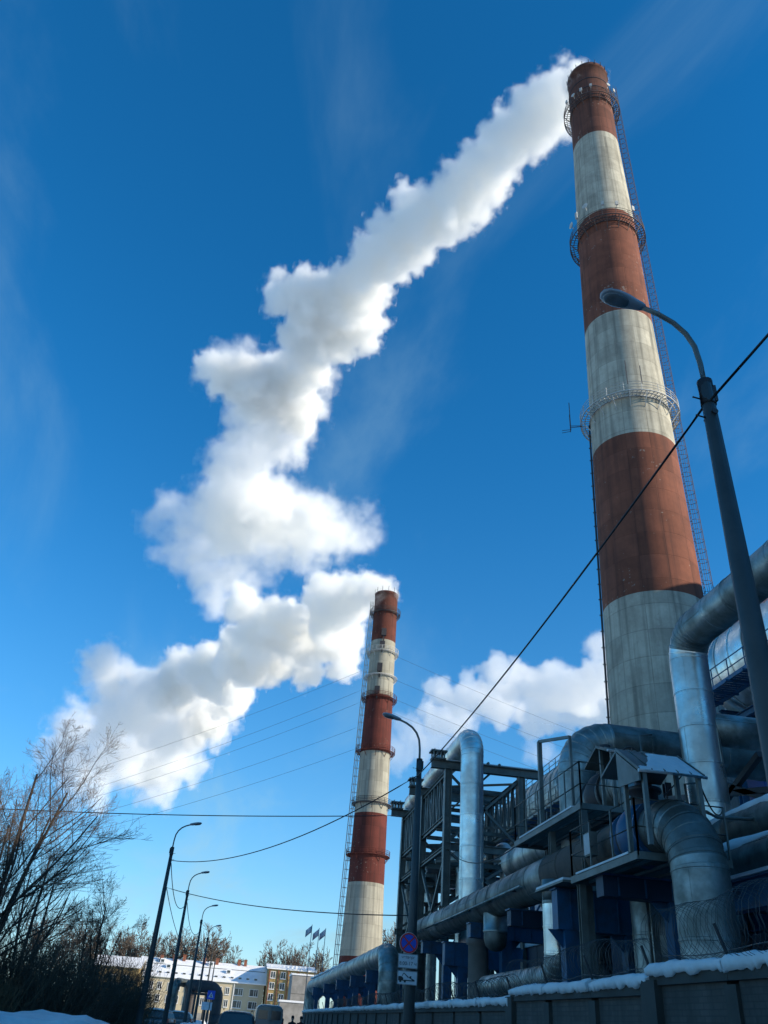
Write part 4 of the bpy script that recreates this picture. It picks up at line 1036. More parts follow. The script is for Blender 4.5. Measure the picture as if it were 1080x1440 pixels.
for k, (a_, b_, sg, lab) in enumerate([((8.0, 19.5, 6.2), (12.2, 22.0, 8.6), .5, 'loose black cable from the shelter to the drop pipe'), ((9.3, 16.4, 6.4), (12.0, 20.2, 7.0), .35, 'loose black cable behind the snowy shelter'), ((9.6, 41.5, 9.2), (8.2, 25.6, 6.7), .6, 'loose black cable from the gantry to the higher platform')]):
    cable('loose_cable', lab, a_, b_, sg, .018)
jb = empty('junction_box', (7.7, 18.7, 5.4), 'small grey junction box on the platform railing', 'junction box')
MB().box((7.68, 18.7, 5.45), (.16, .4, .5)).build('case', steel_grey, jb); MB().box((7.59, 18.7, 5.45), (.02, .34, .44)).build('door', lamp_shell, jb)
fd = empty('rain_hood', (20.6, 42.5, 0), 'small snowy rain hood beside the tall chimney foot', 'hood')
MB().box((20.6, 42.5, 6.65), (.7, .7, 13.3)).build('duct', steel_dark, fd)
MB().lathe((20.6, 42.5, 0), [(.75, 13.3), (.0, 14.0)], 4, smooth=False).build('cap', snow, fd)

# ------------------------------------------------------------------ perimeter wall with snow and razor wire
def perimeter_wall(label, y0, y1, top, panel, seed, x=6.5):
    root = empty('perimeter_wall', (x, y0, 0), label, 'wall')
    rng = random.Random(seed)
    n = max(1, round((y1 - y0) / panel)); w = (y1 - y0) / n
    for i in range(n):
        a = y0 + w * i; b = a + w
        dx = rng.uniform(-.015, .015)
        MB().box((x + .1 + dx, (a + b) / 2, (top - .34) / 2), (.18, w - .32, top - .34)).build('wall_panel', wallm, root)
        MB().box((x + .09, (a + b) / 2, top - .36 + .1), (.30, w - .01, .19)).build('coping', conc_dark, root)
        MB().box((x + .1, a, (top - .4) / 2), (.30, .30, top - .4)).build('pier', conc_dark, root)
        # snow cushion on the coping
        m = 30; rg = []; ph = rng.uniform(0, 6)
        dip0 = rng.uniform(.55, 1); dip1 = rng.uniform(.55, 1)
        for k in range(m + 1):
            f = k / m; y = a + w * (.012 + .976 * f)
            e = min(1, dip0 + f * 7, dip1 + (1 - f) * 7)
            h = (.115 + .02 * math.sin(y * 2.3 + ph) + .008 * math.sin(y * 11 + ph) + rng.uniform(-.01, .01)) * e
            ww = .20 + .02 * math.sin(y * 5 + ph) + rng.uniform(-.012, .012); sg = -.06 + rng.uniform(-.05, .03)
            c = x + .09; zt = top - .166
            rg.append([Vector((c - ww, y, zt + sg)), Vector((c - ww - .02, y, zt + h * .35)), Vector((c - ww * .75, y, zt + h * .82)), Vector((c - ww * .2, y, zt + h)), Vector((c + ww * .5, y, zt + h * .9)), Vector((c + ww, y, zt + h * .4)), Vector((c + ww, y, zt - .01))])
        MB().loft(rg).build('snow_cap', snow, root)
        # iron post carrying the wire
        MB().beam((x + .1, a + .05, top - .3), (x - .12, a + .05, top + .32), .035).build('wire_post', steel_dark, root)
    return root
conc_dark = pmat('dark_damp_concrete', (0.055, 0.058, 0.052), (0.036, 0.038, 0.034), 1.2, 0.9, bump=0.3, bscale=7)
perimeter_wall('nearest snow-capped stretch of the perimeter wall, highest of the three', 2.0, 13.7, 2.78, 2.3, 1)
perimeter_wall('middle snow-capped stretch of the perimeter wall, one step lower', 13.7, 21.1, 2.66, 2.45, 2)
perimeter_wall('long far stretch of the perimeter wall running past the sign', 21.1, 82, 2.48, 2.9, 3)
MB().box((6.6, 13.7, 1.25), (.42, .5, 2.5)).build('wall_pier', conc_dark, org=(6.6, 13.7, 0), label='dark concrete pier at the step in the near wall', cat='pier')
MB().box((6.6, 21.1, 1.2), (.42, .5, 2.4)).build('wall_pier', conc_dark, org=(6.6, 21.1, 0), label='dark concrete pier at the farther step in the wall', cat='pier')

def razor_wire(label, y0, y1, z, r, pitch, seed, th=.0085, x=6.58):
    rng = random.Random(seed)
    n = int((y1 - y0) / pitch * 14); pts = []
    ph = rng.uniform(0, 6)
    for i in range(n + 1):
        f = i / n; y = y0 + (y1 - y0) * f; q = 2 * math.pi * (y1 - y0) / pitch * f
        rr = r * (1 + .10 * math.sin(y * 1.3 + ph) + .06 * math.sin(y * 3.7))
        pts.append((x + rr * math.cos(q), y + .25 * pitch * math.sin(q * .37), z + rr * math.sin(q) + .05 * math.sin(y * .9 + ph)))
    root = empty('razor_wire', (x, y0, z), label, 'razor wire', 'coils of razor wire on the wall')
    MB().tube(pts, th, 4, cap=False).build('coil', wire_m, root)
    MB().tube([(x - .02, y0 + (y1 - y0) * k / 20, z - r * .8 + .03 * math.sin(k)) for k in range(21)], .008, 5).build('strand', wire_m, root)
    return root
wire_m = pmat('dull_razor_wire', (0.10, 0.10, 0.10), (0.06, 0.055, 0.05), 6, 0.5, 0.5)
razor_wire('dense razor wire coil on the nearest wall stretch', 3.0, 13.4, 3.12, .40, .12, 1, th=.0034)
razor_wire('razor wire coil on the middle wall stretch', 13.9, 21.0, 2.88, .27, .16, 2, th=.004)
razor_wire('razor wire coil on the far wall stretch', 21.3, 60, 2.64, .22, .26, 3, th=.007)

# ------------------------------------------------------------------ street lamps
def street_lamp():
    """pole foot at the origin, arm reaching towards -x"""
    root = empty('street_lamp', (0, 0, 0))
    MB().tube([(0, 0, -.1), (0, 0, .9), (0, 0, 5), (0, 0, 10.15)], [.20, .20, .155, .095], 14).build('pole', pole_conc, root)
    cap = MB().tube([(0, 0, 9.75), (0, 0, 10.22)], .115, 12).build('collar', steel_dark, root)
    MB().box((.12, 0, 10.0), (.06, .08, .3)).build('bolt_plate', steel_dark, cap)
    for z in (9.5, 9.85): MB().tube([(-.1, 0, z), (-.24, 0, z + .02)], .016, 6).build('bolt', steel_dark, cap)
    pts = [(0, 0, 10.1), (-.01, 0, 10.6), (-.05, 0, 10.95), (-.16, 0, 11.2), (-.34, 0, 11.4), (-.58, 0, 11.54), (-.86, 0, 11.64)]
    MB().tube(pts, [.042] * 7, 10).build('bracket_arm', steel_grey, root)
    # cobra head
    ax = Vector((-1, 0, .20)).normalized(); up = Vector((.2, 0, 1)).normalized(); sd_ = Vector((0, 1, 0)); o = Vector((-.80, 0, 11.64))
    st = [(0, .05, .05, .05), (.06, .075, .07, .06), (.18, .10, .085, .075), (.32, .145, .095, .06), (.5, .165, .095, .045), (.64, .145, .08, .04), (.72, .09, .05, .03), (.745, .02, .012, .01)]
    rings = []; lens = []
    for d, w, t, b in st:
        c = o + ax * d
        ring = []
        for k in range(20):
            q = 2 * math.pi * k / 20
            ring.append(c + sd_ * (w * math.cos(q)) + up * ((t if math.sin(q) > 0 else b) * math.sin(q)))
        rings.append(ring)
    hd = MB().loft(rings).build('lamp_head', lamp_shell, root)
    lr = []
    for d, w in ((.26, .03), (.30, .09), (.4, .13), (.52, .14), (.62, .115), (.68, .06), (.70, .02)):
        c = o + ax * d - up * .035
        lr.append([c + sd_ * (w * math.cos(math.pi * k / 8 + math.pi)) + up * (-.055 * min(1, w / .1) * abs(math.sin(math.pi * k / 8))) for k in range(9)])
    MB().loft(lr).build('lens', lamp_lens, hd)
    MB().tube([(0, -.13, 9.55), (0, .13, 9.55)], .05, 8).build('cable_clamp', steel_dark, root)
    return root
lampP = street_lamp()
def put_lamp(o, x, y, rz, label, s=1.0):
    o.location = (x, y, 0); o.rotation_euler = (0, 0, rz); o['label'] = label; o['category'] = 'street lamp'; o['group'] = 'street lamps along the road'
lefts = [(-4.81, 55.3, 'first dark street lamp on the snowy verge, tallest of the row'), (-4.66, 76.0, 'second street lamp of the row on the snowy verge'), (-4.13, 100.4, 'third street lamp of the row on the snowy verge'),
         (-3.91, 124.1, 'fourth street lamp of the row on the snowy verge'), (-3.83, 159.0, 'fifth street lamp of the row on the snowy verge'), (-3.7, 186.0, 'farthest street lamp of the row before the cream building')]
copies = [lampP] + [copy_tree(lampP) for _ in range(7)]
put_lamp(copies[0], 5.8, 8.46, 0, 'big near street lamp whose arm crosses the tall chimney')
put_lamp(copies[1], 5.8, 30.12, 0, 'street lamp carrying the round no stopping sign')
for c, (x, y, lab) in zip(copies[2:], lefts): put_lamp(c, x, y, math.pi, lab)

# cables between the lamps
cable('overhead_cable', 'thick black cable from the near lamp to the lamp with the sign', (5.72, 8.46, 9.72), (5.72, 30.12, 9.55), .28, .021)
cable('overhead_cable', 'thick black cable leaving the frame from the near lamp', (5.74, 8.3, 9.72), (5.95, -18, 9.6), .4, .021)
cable('overhead_cable', 'cable sagging across the road to the first verge lamp', (5.68, 30.1, 9.55), (-4.7, 55.3, 9.45), 1.0, .023)
cable('overhead_cable', 'lower cable crossing the road in front of the shorter chimney', (-4.7, 55.2, 7.9), (5.72, 30.3, 4.9), .35, .02)
cable('overhead_cable', 'level wire from the gantry to the bare tree', (9.0, 53.5, 13.15), (-24, 58, 11.6), .35, .03)
lx = [(-4.81, 55.3), (-4.66, 76.0), (-4.13, 100.4), (-3.91, 124.1), (-3.83, 159.0)]
for (a, b), w in zip(zip(lx, lx[1:]), ('first and second', 'second and third', 'third and fourth', 'fourth and fifth')):
    cable('overhead_cable', 'slack cable between the %s verge lamps' % w, (a[0] + .1, a[1], 9.3), (b[0] + .1, b[1], 9.3), 1.3, .025)
cable('overhead_cable', 'lower slack cable between the first and third verge lamps', (-4.7, 55.3, 7.9), (-4.05, 100.4, 7.6), 1.5, .022)
ordw = ('topmost', 'second', 'third', 'fourth', 'lowest')
for i, (za, zb) in enumerate([(45.2, 77), (40.7, 71.8), (38.8, 68.7), (35.6, 62.5), (32.7, 57.3)]):
    cable('power_line', '%s thin high-voltage wire slanting left from the shorter chimney' % ordw[i], (22.9, 189, zb), (-55, 196, za - 6), 1.5, .03, group='thin power lines')
for i, (za, zb) in enumerate([(80.8, 73), (74.6, 68.5), (69.7, 64), (66.1, 61)]):
    cable('power_line', '%s thin high-voltage wire slanting right towards the tall chimney' % ('topmost', 'second', 'third', 'lowest')[i], (27.6, 188, za), (130, 205, zb - 12), 1.5, .028, group='thin power lines to the hall')

# ------------------------------------------------------------------ no stopping sign with two plates on the second lamp
def sign():
    y, x, z = 29.86, 5.65, 4.03
    root = empty('traffic_sign', (x, y + .05, z), 'round blue no stopping sign with red cross on the lamp pole', 'traffic sign')
    def disc(r, yy, m, name, t=.012, r2=None, par=root):
        n = 40; rg = []
        P0 = [Vector((x + r * math.cos(2 * math.pi * k / n), yy, z + r * math.sin(2 * math.pi * k / n))) for k in range(n)]
        P1 = [p + Vector((0, t, 0)) for p in P0]
        if r2 is None: return MB().loft([P0, P1], smooth=False).build(name, m, par)
        Q0 = [Vector((x + r2 * math.cos(2 * math.pi * k / n), yy, z + r2 * math.sin(2 * math.pi * k / n))) for k in range(n)]
        Q1 = [p + Vector((0, t, 0)) for p in Q0]
        return MB().loft([P1, P0, Q0, Q1], cap=False, smooth=False).build(name, m, par)
    disc(.315, y, sign_white, 'backing')
    disc(.30, y - .008, sign_blue, 'face', .007)
    disc(.305, y - .014, sign_red, 'red_rim', .013, .252)
    for a in (45, 135):
        d = Vector((math.cos(R(a)), 0, math.sin(R(a)))); c = Vector((x, y - .0125 - (.002 if a > 90 else 0), z))
        MB().beam(c - d * .27, c + d * .27, .05, .006, up=(0, 1, 0)).build('red_bar', sign_red, root)
    for zz_ in (3.9, 4.2): MB().box((x + .02, y + .09, zz_), (.26, .16, .03)).build('bracket', steel_dark, root)
    # plates
    def plate(zc, w, h, name, label):
        r = empty(name, (x, y + .03, zc), label, 'sign plate')
        MB().box((x, y, zc), (w, .012, h)).build('plate', sign_white, r)
        MB().box((x + .02, y + .07, zc), (.24, .12, .03)).build('bracket', steel_dark, r)
        for dz in (-h / 2 + .012, h / 2 - .012): MB().box((x, y - .008, zc + dz), (w - .01, .004, .01)).build('border', sign_black, r)
        for dx in (-w / 2 + .012, w / 2 - .012): MB().box((x + dx, y - .0085, zc), (.01, .004, h - .026)).build('border', sign_black, r)
        return r
    p1 = plate(3.50, .66, .42, 'sign_plate', 'white plate with a weekday and hours under the no stopping sign')
    def text(s, size, dx, zc, par):
        cu = bpy.data.curves.new('lettering', 'FONT'); cu.body = s; cu.size = size; cu.align_x = 'CENTER'; cu.extrude = .002
        cu.materials.append(sign_black)
        tmp = bpy.data.objects.new('lettering_curve', cu); col.objects.link(tmp)
        me = bpy.data.meshes.new_from_object(tmp.evaluated_get(bpy.context.evaluated_depsgraph_get()))
        bpy.data.objects.remove(tmp)
        if not me.materials: me.materials.append(sign_black)
        o = bpy.data.objects.new('lettering', me); col.objects.link(o)
        o.rotation_euler = (R(90), 0, 0); o.parent = par; o.location = Vector((x + dx, y - .009, zc)) - ORG[par.name]
    text('четверг', .12, 0, 3.57, p1)
    text('8:00-17 ч', .15, 0, 3.38, p1)
    p2 = plate(3.02, .66, .40, 'sign_plate', 'white tow-away plate, lower of the two under the sign')
    yy = y - .0095
    def poly(pts, name='tow_truck_mark'):
        P = [Vector((x + a, yy, 3.02 + b)) for a, b in pts]
        MB().loft([P, [p + Vector((0, .004, 0)) for p in P]], smooth=False).build(name, sign_black, p2)
    poly([(-.30, -.09), (-.15, -.09), (-.13, -.02), (-.17, .02), (-.24, .04), (-.30, .03)])
    poly([(-.15, -.09), (.22, -.09), (.22, -.06), (-.15, -.06)])
    poly([(-.2, .02), (-.17, .04), (-.11, .13), (-.14, .13)])
    poly([(-.12, .12), (.02, .0), (.05, .02), (-.11, .14)])
    poly([(.05, -.0), (.08, .05), (.14, .055), (.12, .0), (.2, -.03), (.26, -.07), (.22, -.09), (.12, -.03)])
    for cx_ in (-.23, -.08):
        poly([(cx_ + .035 * math.cos(q), -.105 + .035 * math.sin(q)) for q in [2 * math.pi * k / 12 for k in range(12)]])
sign()

# ------------------------------------------------------------------ bare trees and shrubs
def twig_tube(mb, pts, r0, r1, n=3):
    m = len(pts); mb.tube(pts, [r0 + (r1 - r0) * i / (m - 1) for i in range(m)], n, cap=False, smooth=True)
def rot_dir(d, ang, rng):
    t, a, b = frame_of(d); q = rng.uniform(0, 2 * math.pi)
    return (t * math.cos(ang) + (a * math.cos(q) + b * math.sin(q)) * math.sin(ang)).normalized()
def grow(tr, cr, p, d, L, r, lvl, maxl, rng, counts, trop=.12, thin=.006):
    ns = 5 if lvl <= 1 else 3
    pts = [p]; dd = d
    for i in range(ns):
        dd = (dd + Vector((rng.uniform(-1, 1), rng.uniform(-1, 1), rng.uniform(-.6, 1))) * (.10 + .03 * lvl) + Vector((0, 0, trop * (1.0 if lvl < 2 else .35)))).normalized()
        pts.append(pts[-1] + dd * (L / ns))
    rend = max(thin, r * (.35 if lvl < maxl else .4))
    twig_tube(tr if lvl <= 1 else cr, pts, r, rend, 7 if lvl == 0 else 5 if lvl == 1 else 3)
    if lvl >= maxl: return
    for k in range(counts[lvl]):
        f = rng.uniform(.22 if lvl == 0 else .15, 1.0); i = min(ns - 1, int(f * ns)); g = f * ns - i
        q = pts[i].lerp(pts[i + 1], g)
        base = (pts[i + 1] - pts[i]).normalized()
        nd_ = rot_dir(base, R(rng.uniform(*((28, 56), (28, 52), (28, 60), (30, 65))[min(lvl, 3)])), rng)
        if nd_.z < -.1: nd_.z = .1; nd_.normalize()
        grow(tr, cr, q, nd_, L * rng.uniform(.40, .62) * (1.25 - .62 * f), max(thin, (r + (rend - r) * f) * rng.uniform(.45, .65)), lvl + 1, maxl, rng, counts, trop, thin)
def bare_tree(label, loc, stems, seed, counts, maxl, group=None, name='bare_tree', bm=None, tm=None, thin=.006, trop=.12):
    rng = random.Random(seed); loc = Vector(loc)
    root = empty(name, loc, label, 'tree', group)
    tr, cr = MB(), MB()
    for d, L, r in stems: grow(tr, cr, loc + Vector((rng.uniform(-.15, .15), rng.uniform(-.15, .15), 0)), Vector(d).normalized(), L, r, 0, maxl, rng, counts, trop, thin)
    tr.build('trunk', bm or bark, root)
    cr.build('crown', tm or twig, root)
    return root
bare_tree('tallest bare tree at the left edge with sunlit twigs on top', (-12.6, 48, .3), [((-.06, .05, 1), 11.8, .17), ((.07, 0, 1), 11.4, .15), ((.16, .1, 1), 10.2, .13), ((-.2, .1, 1), 9.4, .14), ((.3, -.05, 1), 7.6, .10), ((-.36, -.1, 1), 8.0, .11)], 11, [9, 7, 6, 4], 4, thin=.0062, trop=.05)
bare_tree('bare tree standing right behind the tallest one', (-12.6, 58, .3), [((.0, 0, 1), 9.0, .15), ((.2, .1, 1), 8.0, .12), ((-.2, .1, 1), 8.6, .12)], 12, [6, 5, 5, 3], 4, thin=.0065, trop=.06)
bare_tree('smaller bare tree between the shrubs and the first verge lamp', (-8.2, 57, .3), [((.0, 0, 1), 6.4, .10), ((.2, .1, 1), 5.4, .08), ((-.18, 0, 1), 5.8, .08)], 13, [8, 6, 5, 3], 4, thin=.0065, trop=.06)
bare_tree('low bare tree just off the left frame edge', (-16.5, 50, .3), [((.1, 0, 1), 8.0, .13), ((.35, 0, 1), 7.2, .11)], 14, [6, 5, 5, 3], 4, thin=.0065, trop=.06)

def shrub_proto(seed, h, n, mat, spread=.5):
    rng = random.Random(seed)
    root = empty('shrub', (0, 0, 0)); st_, tw = MB(), MB()
    for k in range(n):
        p = Vector((rng.gauss(0, .55), rng.gauss(0, .55), 0)); d = Vector((rng.gauss(0, spread), rng.gauss(0, spread), 1)).normalized()
        L = h * rng.uniform(.55, 1.05); pts = [p]
        for i in range(4):
            d = (d + Vector((rng.gauss(0, .09), rng.gauss(0, .09), .05))).normalized(); pts.append(pts[-1] + d * L / 4)
        twig_tube(st_, pts, .022, .008)
        for j in range(9):
            f = rng.uniform(.12, 1); i = min(3, int(f * 4)); q = pts[i].lerp(pts[i + 1], f * 4 - i)
            e = rot_dir(d, R(rng.uniform(20, 60)), rng); l2 = L * rng.uniform(.12, .3)
            m_ = q + e * l2 * .5; e2 = rot_dir(e, .3, rng)
            twig_tube(tw, [q, m_, m_ + e2 * l2 * .5], .010, .006)
    st_.build('stem', mat, root); tw.build('twigs', mat, root, kind='stuff')
    return root
reed_m = pmat('rusty_reeds', (0.17, 0.10, 0.045), (0.12, 0.075, 0.035), 3, 0.9)
protos = [shrub_proto(31, 4.2, 85, shrub_twig), shrub_proto(32, 3.6, 95, shrub_twig), shrub_proto(33, 2.6, 90, reed_m, .35)]
spots = [(-13.8, 47, 0, 1.1), (-12.6, 50, 1, 1.1), (-11.5, 47.5, 0, 1.0), (-10.6, 51, 1, 1.15), (-9.8, 48, 0, .95), (-9.0, 52, 1, 1.1), (-8.3, 49, 0, .9), (-7.7, 53, 1, 1.0), (-7.2, 50, 0, .8), (-6.6, 55, 1, .95), (-6.1, 59, 0, .8),
         (-12.2, 55, 0, 1.15), (-10.0, 57, 1, 1.2), (-15.2, 49, 1, 1.1), (-14.5, 54, 0, 1.2), (-11.6, 60, 0, 1.2), (-9, 63, 1, 1.15), (-7.6, 66, 0, 1.0), (-7.2, 72, 1, 1.1), (-8.4, 78, 0, 1.2),
         (-12.0, 44.5, 2, .95), (-11.1, 45, 2, 1.0), (-10.4, 44.6, 2, .8), (-6.0, 63, 2, .9), (-6.2, 68, 2, 1.0)]
used = set()
rg_ = random.Random(5)
for x, y, k, s in spots:
    o = protos[k] if k not in used else copy_tree(protos[k]); used.add(k)
    o.location = (x, y, .35); o.rotation_euler = (0, 0, rg_.uniform(0, 6)); o.scale = (s, s, s * rg_.uniform(.9, 1.1))
    if k == 2:
        tag(o, 'rust-coloured dry reeds in front of the dark shrubs', 'shrub', 'dry reeds by the snow')
    else:
        tag(o, 'dark leafless shrub in the thicket under the bare trees', 'shrub', 'leafless shrubs on the left verge')

def far_proto(seed, H):
    return bare_tree(None, (0, 0, 0), [((0, 0, 1), H * .72, .22), ((.18, .1, 1), H * .6, .15)], seed, [11, 7, 5], 3, name='far_tree', bm=far_twig, tm=far_twig, thin=.045, trop=.14)
fp = [far_proto(51, 17), far_proto(52, 15), far_proto(53, 18)]
used = set()
for i, (x, y, s) in enumerate([(-46, 275, 1.0), (-42, 282, 1.0), (-38, 276, .95), (-34.5, 284, 1.0), (-31, 277, .95), (-28, 286, 1.05), (-24.5, 278, .95), (-21, 288, 1.0), (-18, 279, .92), (-15, 287, 1.05), (-12, 280, 1.0), (-9, 288, 1.1), (-6.5, 281, 1.0), (-3.5, 289, 1.05), (-.8, 282, .85), (2, 292, .75),
                                (10, 288, .92), (13, 294, 1.0), (16, 287, .95), (19.5, 295, 1.0), (23, 290, .98), (27, 300, 1.0), (31, 238, .95), (36, 246, 1.0), (42, 240, 1.15), (46, 248, 1.1), (-52, 280, 1.0), (-58, 284, 1.05)]):
    k = i % 3
    o = fp[k] if k not in used else copy_tree(fp[k]); used.add(k)
    o.location = (x, y, 0); o.rotation_euler = (0, 0, i * 1.7); o.scale = (s * 1.15, s * 1.15, s * 1.38 * (1 + .08 * math.sin(i * 2.1)))
    grp = 'trees behind the cream building' if x < 5 else ('trees behind the ochre building' if x < 30 else 'trees behind the shorter chimney')
    tag(o, {'t': 'bare tree in the row behind the snowy roof of the cream building'}['t'] if x < 5 else ('bare tree rising behind the ochre building' if x < 30 else 'bare tree behind the foot of the shorter chimney'), 'tree', grp)

# ------------------------------------------------------------------ houses at the end of the road
def window(root, x, y, z, w, h, two=False):
    fr = MB()
    for dx in (-w / 2, 0, w / 2): fr.box((x + dx, y - .06, z), (.10, .10, h))
    if two: fr.box((x + w / 4, y - .06, z), (.08, .09, h))
    for dz in (-h / 2, h / 2): fr.box((x, y - .065, z + dz), (w + .1, .10, .10))
    f = fr.build('window', win_white, root)
    MB().box((x, y - .03, z), (w - .02, .05, h - .02)).build('pane', glass_dark, f)
    MB().box((x, y - .12, z - h / 2 - .1), (w + .25, .22, .07)).build('sill', snow_far, f)
def house(label, x0, x1, y0, y1, eave, ridge, mt, wins, name='house', over=.5):
    root = empty(name, ((x0 + x1) / 2, (y0 + y1) / 2, 0), label, 'building')
    ym = (y0 + y1) / 2
    MB().add([(x0, y0, 0), (x1, y0, 0), (x1, y1, 0), (x0, y1, 0), (x0, y0, eave), (x1, y0, eave), (x1, y1, eave), (x0, y1, eave), (x0, ym, ridge - .05), (x1, ym, ridge - .05)],
             [(0, 1, 5, 4), (2, 3, 7, 6), (1, 2, 6, 9, 5), (3, 0, 4, 8, 7), (0, 3, 2, 1)]).build('wall', mt, root)
    k = (ridge - eave) / (ym - y0)
    P = [(x0 - over, y0 - over, eave - over * k + .05), (x1 + over, y0 - over, eave - over * k + .05), (x1 + over, ym, ridge + .05), (x0 - over, ym, ridge + .05), (x1 + over, y1 + over, eave - over * k + .05), (x0 - over, y1 + over, eave - over * k + .05)]
    t = .3
    rf = MB().add(P + [(a, b, c + t) for a, b, c in P], [(0, 3, 2, 1), (3, 5, 4, 2), (6, 7, 8, 9), (9, 8, 10, 11), (0, 1, 7, 6), (1, 2, 8, 7), (2, 4, 10, 8), (4, 5, 11, 10), (5, 3, 9, 11), (3, 0, 6, 9)]).build('roof', snow_far, root)
    for x, z, w, h, two in wins: window(root, x, y0, z, w, h, two)
    return root, rf, k
wins = []
for z in (7.0, 4.2):
    for x in (-22.6, -20.4, -18.2, -15.6, -13.4, -11.2, -9.0, -6.8, -4.6, -2.6, -.6): wins.append((x, z, 1.0, 1.6, False))
    for x in (2.3, 6.3): wins.append((x, z, 2.2, 1.6, True))
hs, rf, kk = house('long cream two-storey building with snowy roof at the road end', -24.5, 8.8, 250, 266, 9.1, 13.3, yellow_wall, wins)
def on_roof(x, f): return Vector((x, 250 + 8 * f, 9.15 + 4.2 * f + .3))
for x, f in ((-19.5, .82), (-16, .9), (-13.5, .95), (-4.5, .9), (1.5, .95), (3.2, .95), (-8, .85)):
    p = on_roof(x, f); MB().box(p + Vector((0, 0, .45)), (.8, .8, 1.5)).box(p + Vector((0, 0, 1.28)), (.95, .95, .16)).build('flue', brick_red, rf)
for x in np.arange(-23, 8, 2.1):
    p = on_roof(x, .13); MB().box(p + Vector((0, 0, .12)), (.75, .4, .35)).build('roof_vent', glass_dark, rf)
for x, f in ((-17, .45), (-1, .42), (-6, .8), (-19, .75)):
    p = on_roof(x, f); d = MB().box(p + Vector((0, 0, .35)), (1.3, 1.2, 1.0)).build('dormer', snow_far, rf)
    MB().box(p + Vector((0, -.62, .3)), (.8, .06, .6)).build('dormer_window', glass_dark, d)
MB().beam(on_roof(-24.5, .62), on_roof(8.8, .62), .12, .25).build('snow_guard', steel_grey, rf)
MB().box((1.0, 249.9, 4.6), (.18, .18, 9.0)).build('downpipe', win_white, hs)
MB().box((-6.5, 249.85, .8), (30, .25, 1.6)).build('plinth', conc, hs)

wins = [(x, z, 1.25, 1.5, False) for z in (11.4, 8.9, 6.4, 3.9) for x in (10.6, 13.3, 15.9, 18.4)]
hs2, rf2, _ = house('ochre three-storey building beside the cream one', 9.3, 21.5, 246, 262, 12.7, 13.9, ochre_wall, wins)
for x in (9.7, 12.0, 14.6, 17.2): MB().box((x, 245.85, 6.3), (.22, .22, 12.4)).build('downpipe', brick_red, hs2)
for x in np.arange(10, 21.5, 1.1): MB().box((x, 245.7, 13.4), (.5, .5, .5 + .3 * math.sin(x * 5))).build('snow_lump', snow_far, rf2)
MB().beam((9.3, 245.6, 13.6), (21.5, 245.6, 13.6), .08).build('roof_rail', win_white, rf2)

gb = empty('concrete_block_building', (13, 172, 0), 'blank pale concrete block building before the ochre one', 'building')
MB().box((13.1, 174, 4.3), (4.4, 8, 8.6)).build('wall', conc, gb)
MB().box((13.1, 174, 8.75), (4.7, 8.3, .25)).build('roof', snow_far, gb)
for z in (3.0, 5.7): MB().box((13.1, 169.985, z), (4.38, .03, .05)).build('panel_joint', conc_dark, gb)
ga = empty('flat_annex', (11.5, 168, 0), 'low snow-roofed annex before the blank concrete building', 'building')
MB().box((11.6, 166, 2.1), (5.6, 4.5, 4.2)).build('wall', conc, ga); MB().box((11.6, 166, 4.36), (5.9, 4.8, .3)).build('roof', snow_far, ga)
ywins = [(-20.5, 6.2, 1.1, 1.5, False), (-23.2, 6.2, 1.1, 1.5, False)]
house('yellow gabled house partly hidden by the first verge lamp', -27, -18.4, 190, 199, 8.4, 10.0, ochre_wall, ywins)

# ------------------------------------------------------------------ pipe arch over the side road
clad_pipe('pipe_arch', 'dark heating pipe arch standing in front of the cream building', 'pipe', [(-1.75, 150, -.3), (-1.75, 150, 5.2), (-6.2, 150, 5.2), (-6.2, 157, 5.2), (-6.2, 157, -.3)], .85, steel_dark, 2.0, bend=1.5, gores=5)
clad_pipe('pipe_arch', 'slimmer heating pipe arch beside the dark one', 'pipe', [(-8.6, 152, -.3), (-8.6, 152, 5.6), (-6.9, 160, 5.6), (-6.9, 160, -.3)], .6, alu_dark, 1.6, bend=1.2, gores=5)
tr_ = empty('arch_frame', (-4.2, 150, 0), 'dark steel frame under the pipe arch', 'frame')
for x in (-5.2, -3.4): MB().ibeam((x, 150, 0), (x, 150, 4.2), .35, .35, .04).build('column', steel_dark, tr_)
MB().ibeam((-6.4, 150, 4.15), (-1.6, 150, 4.15), .3, .35, .04).build('cross_beam', steel_dark, tr_)
ps = empty('crossing_sign', (-2.6, 140, 0), 'blue square road sign in front of the pipe arch', 'traffic sign')
MB().tube([(-2.6, 140, 0), (-2.6, 140, 4.4)], .06, 8).build('pole', steel_grey, ps)
MB().box((-2.6, 139.9, 3.95), (1.1, .05, 1.1)).build('face', sign_blue, ps)
P = [Vector((-2.6 + a, 139.86, 3.95 + b)) for a, b in ((-.36, -.32), (.36, -.32), (0, .38))]
MB().loft([P, [p + Vector((0, .02, 0)) for p in P]], smooth=False).build('white_triangle', sign_white, ps)
MB().box((-2.6, 139.85, 3.88), (.12, .02, .36)).box((-2.52, 139.85, 3.74), (.22, .02, .08)).build('walker_mark', sign_black, ps)
MB().box((-3.0, 141, 2.55), (1.5, .06, 1.0)).build('back_plate', sign_white, ps)

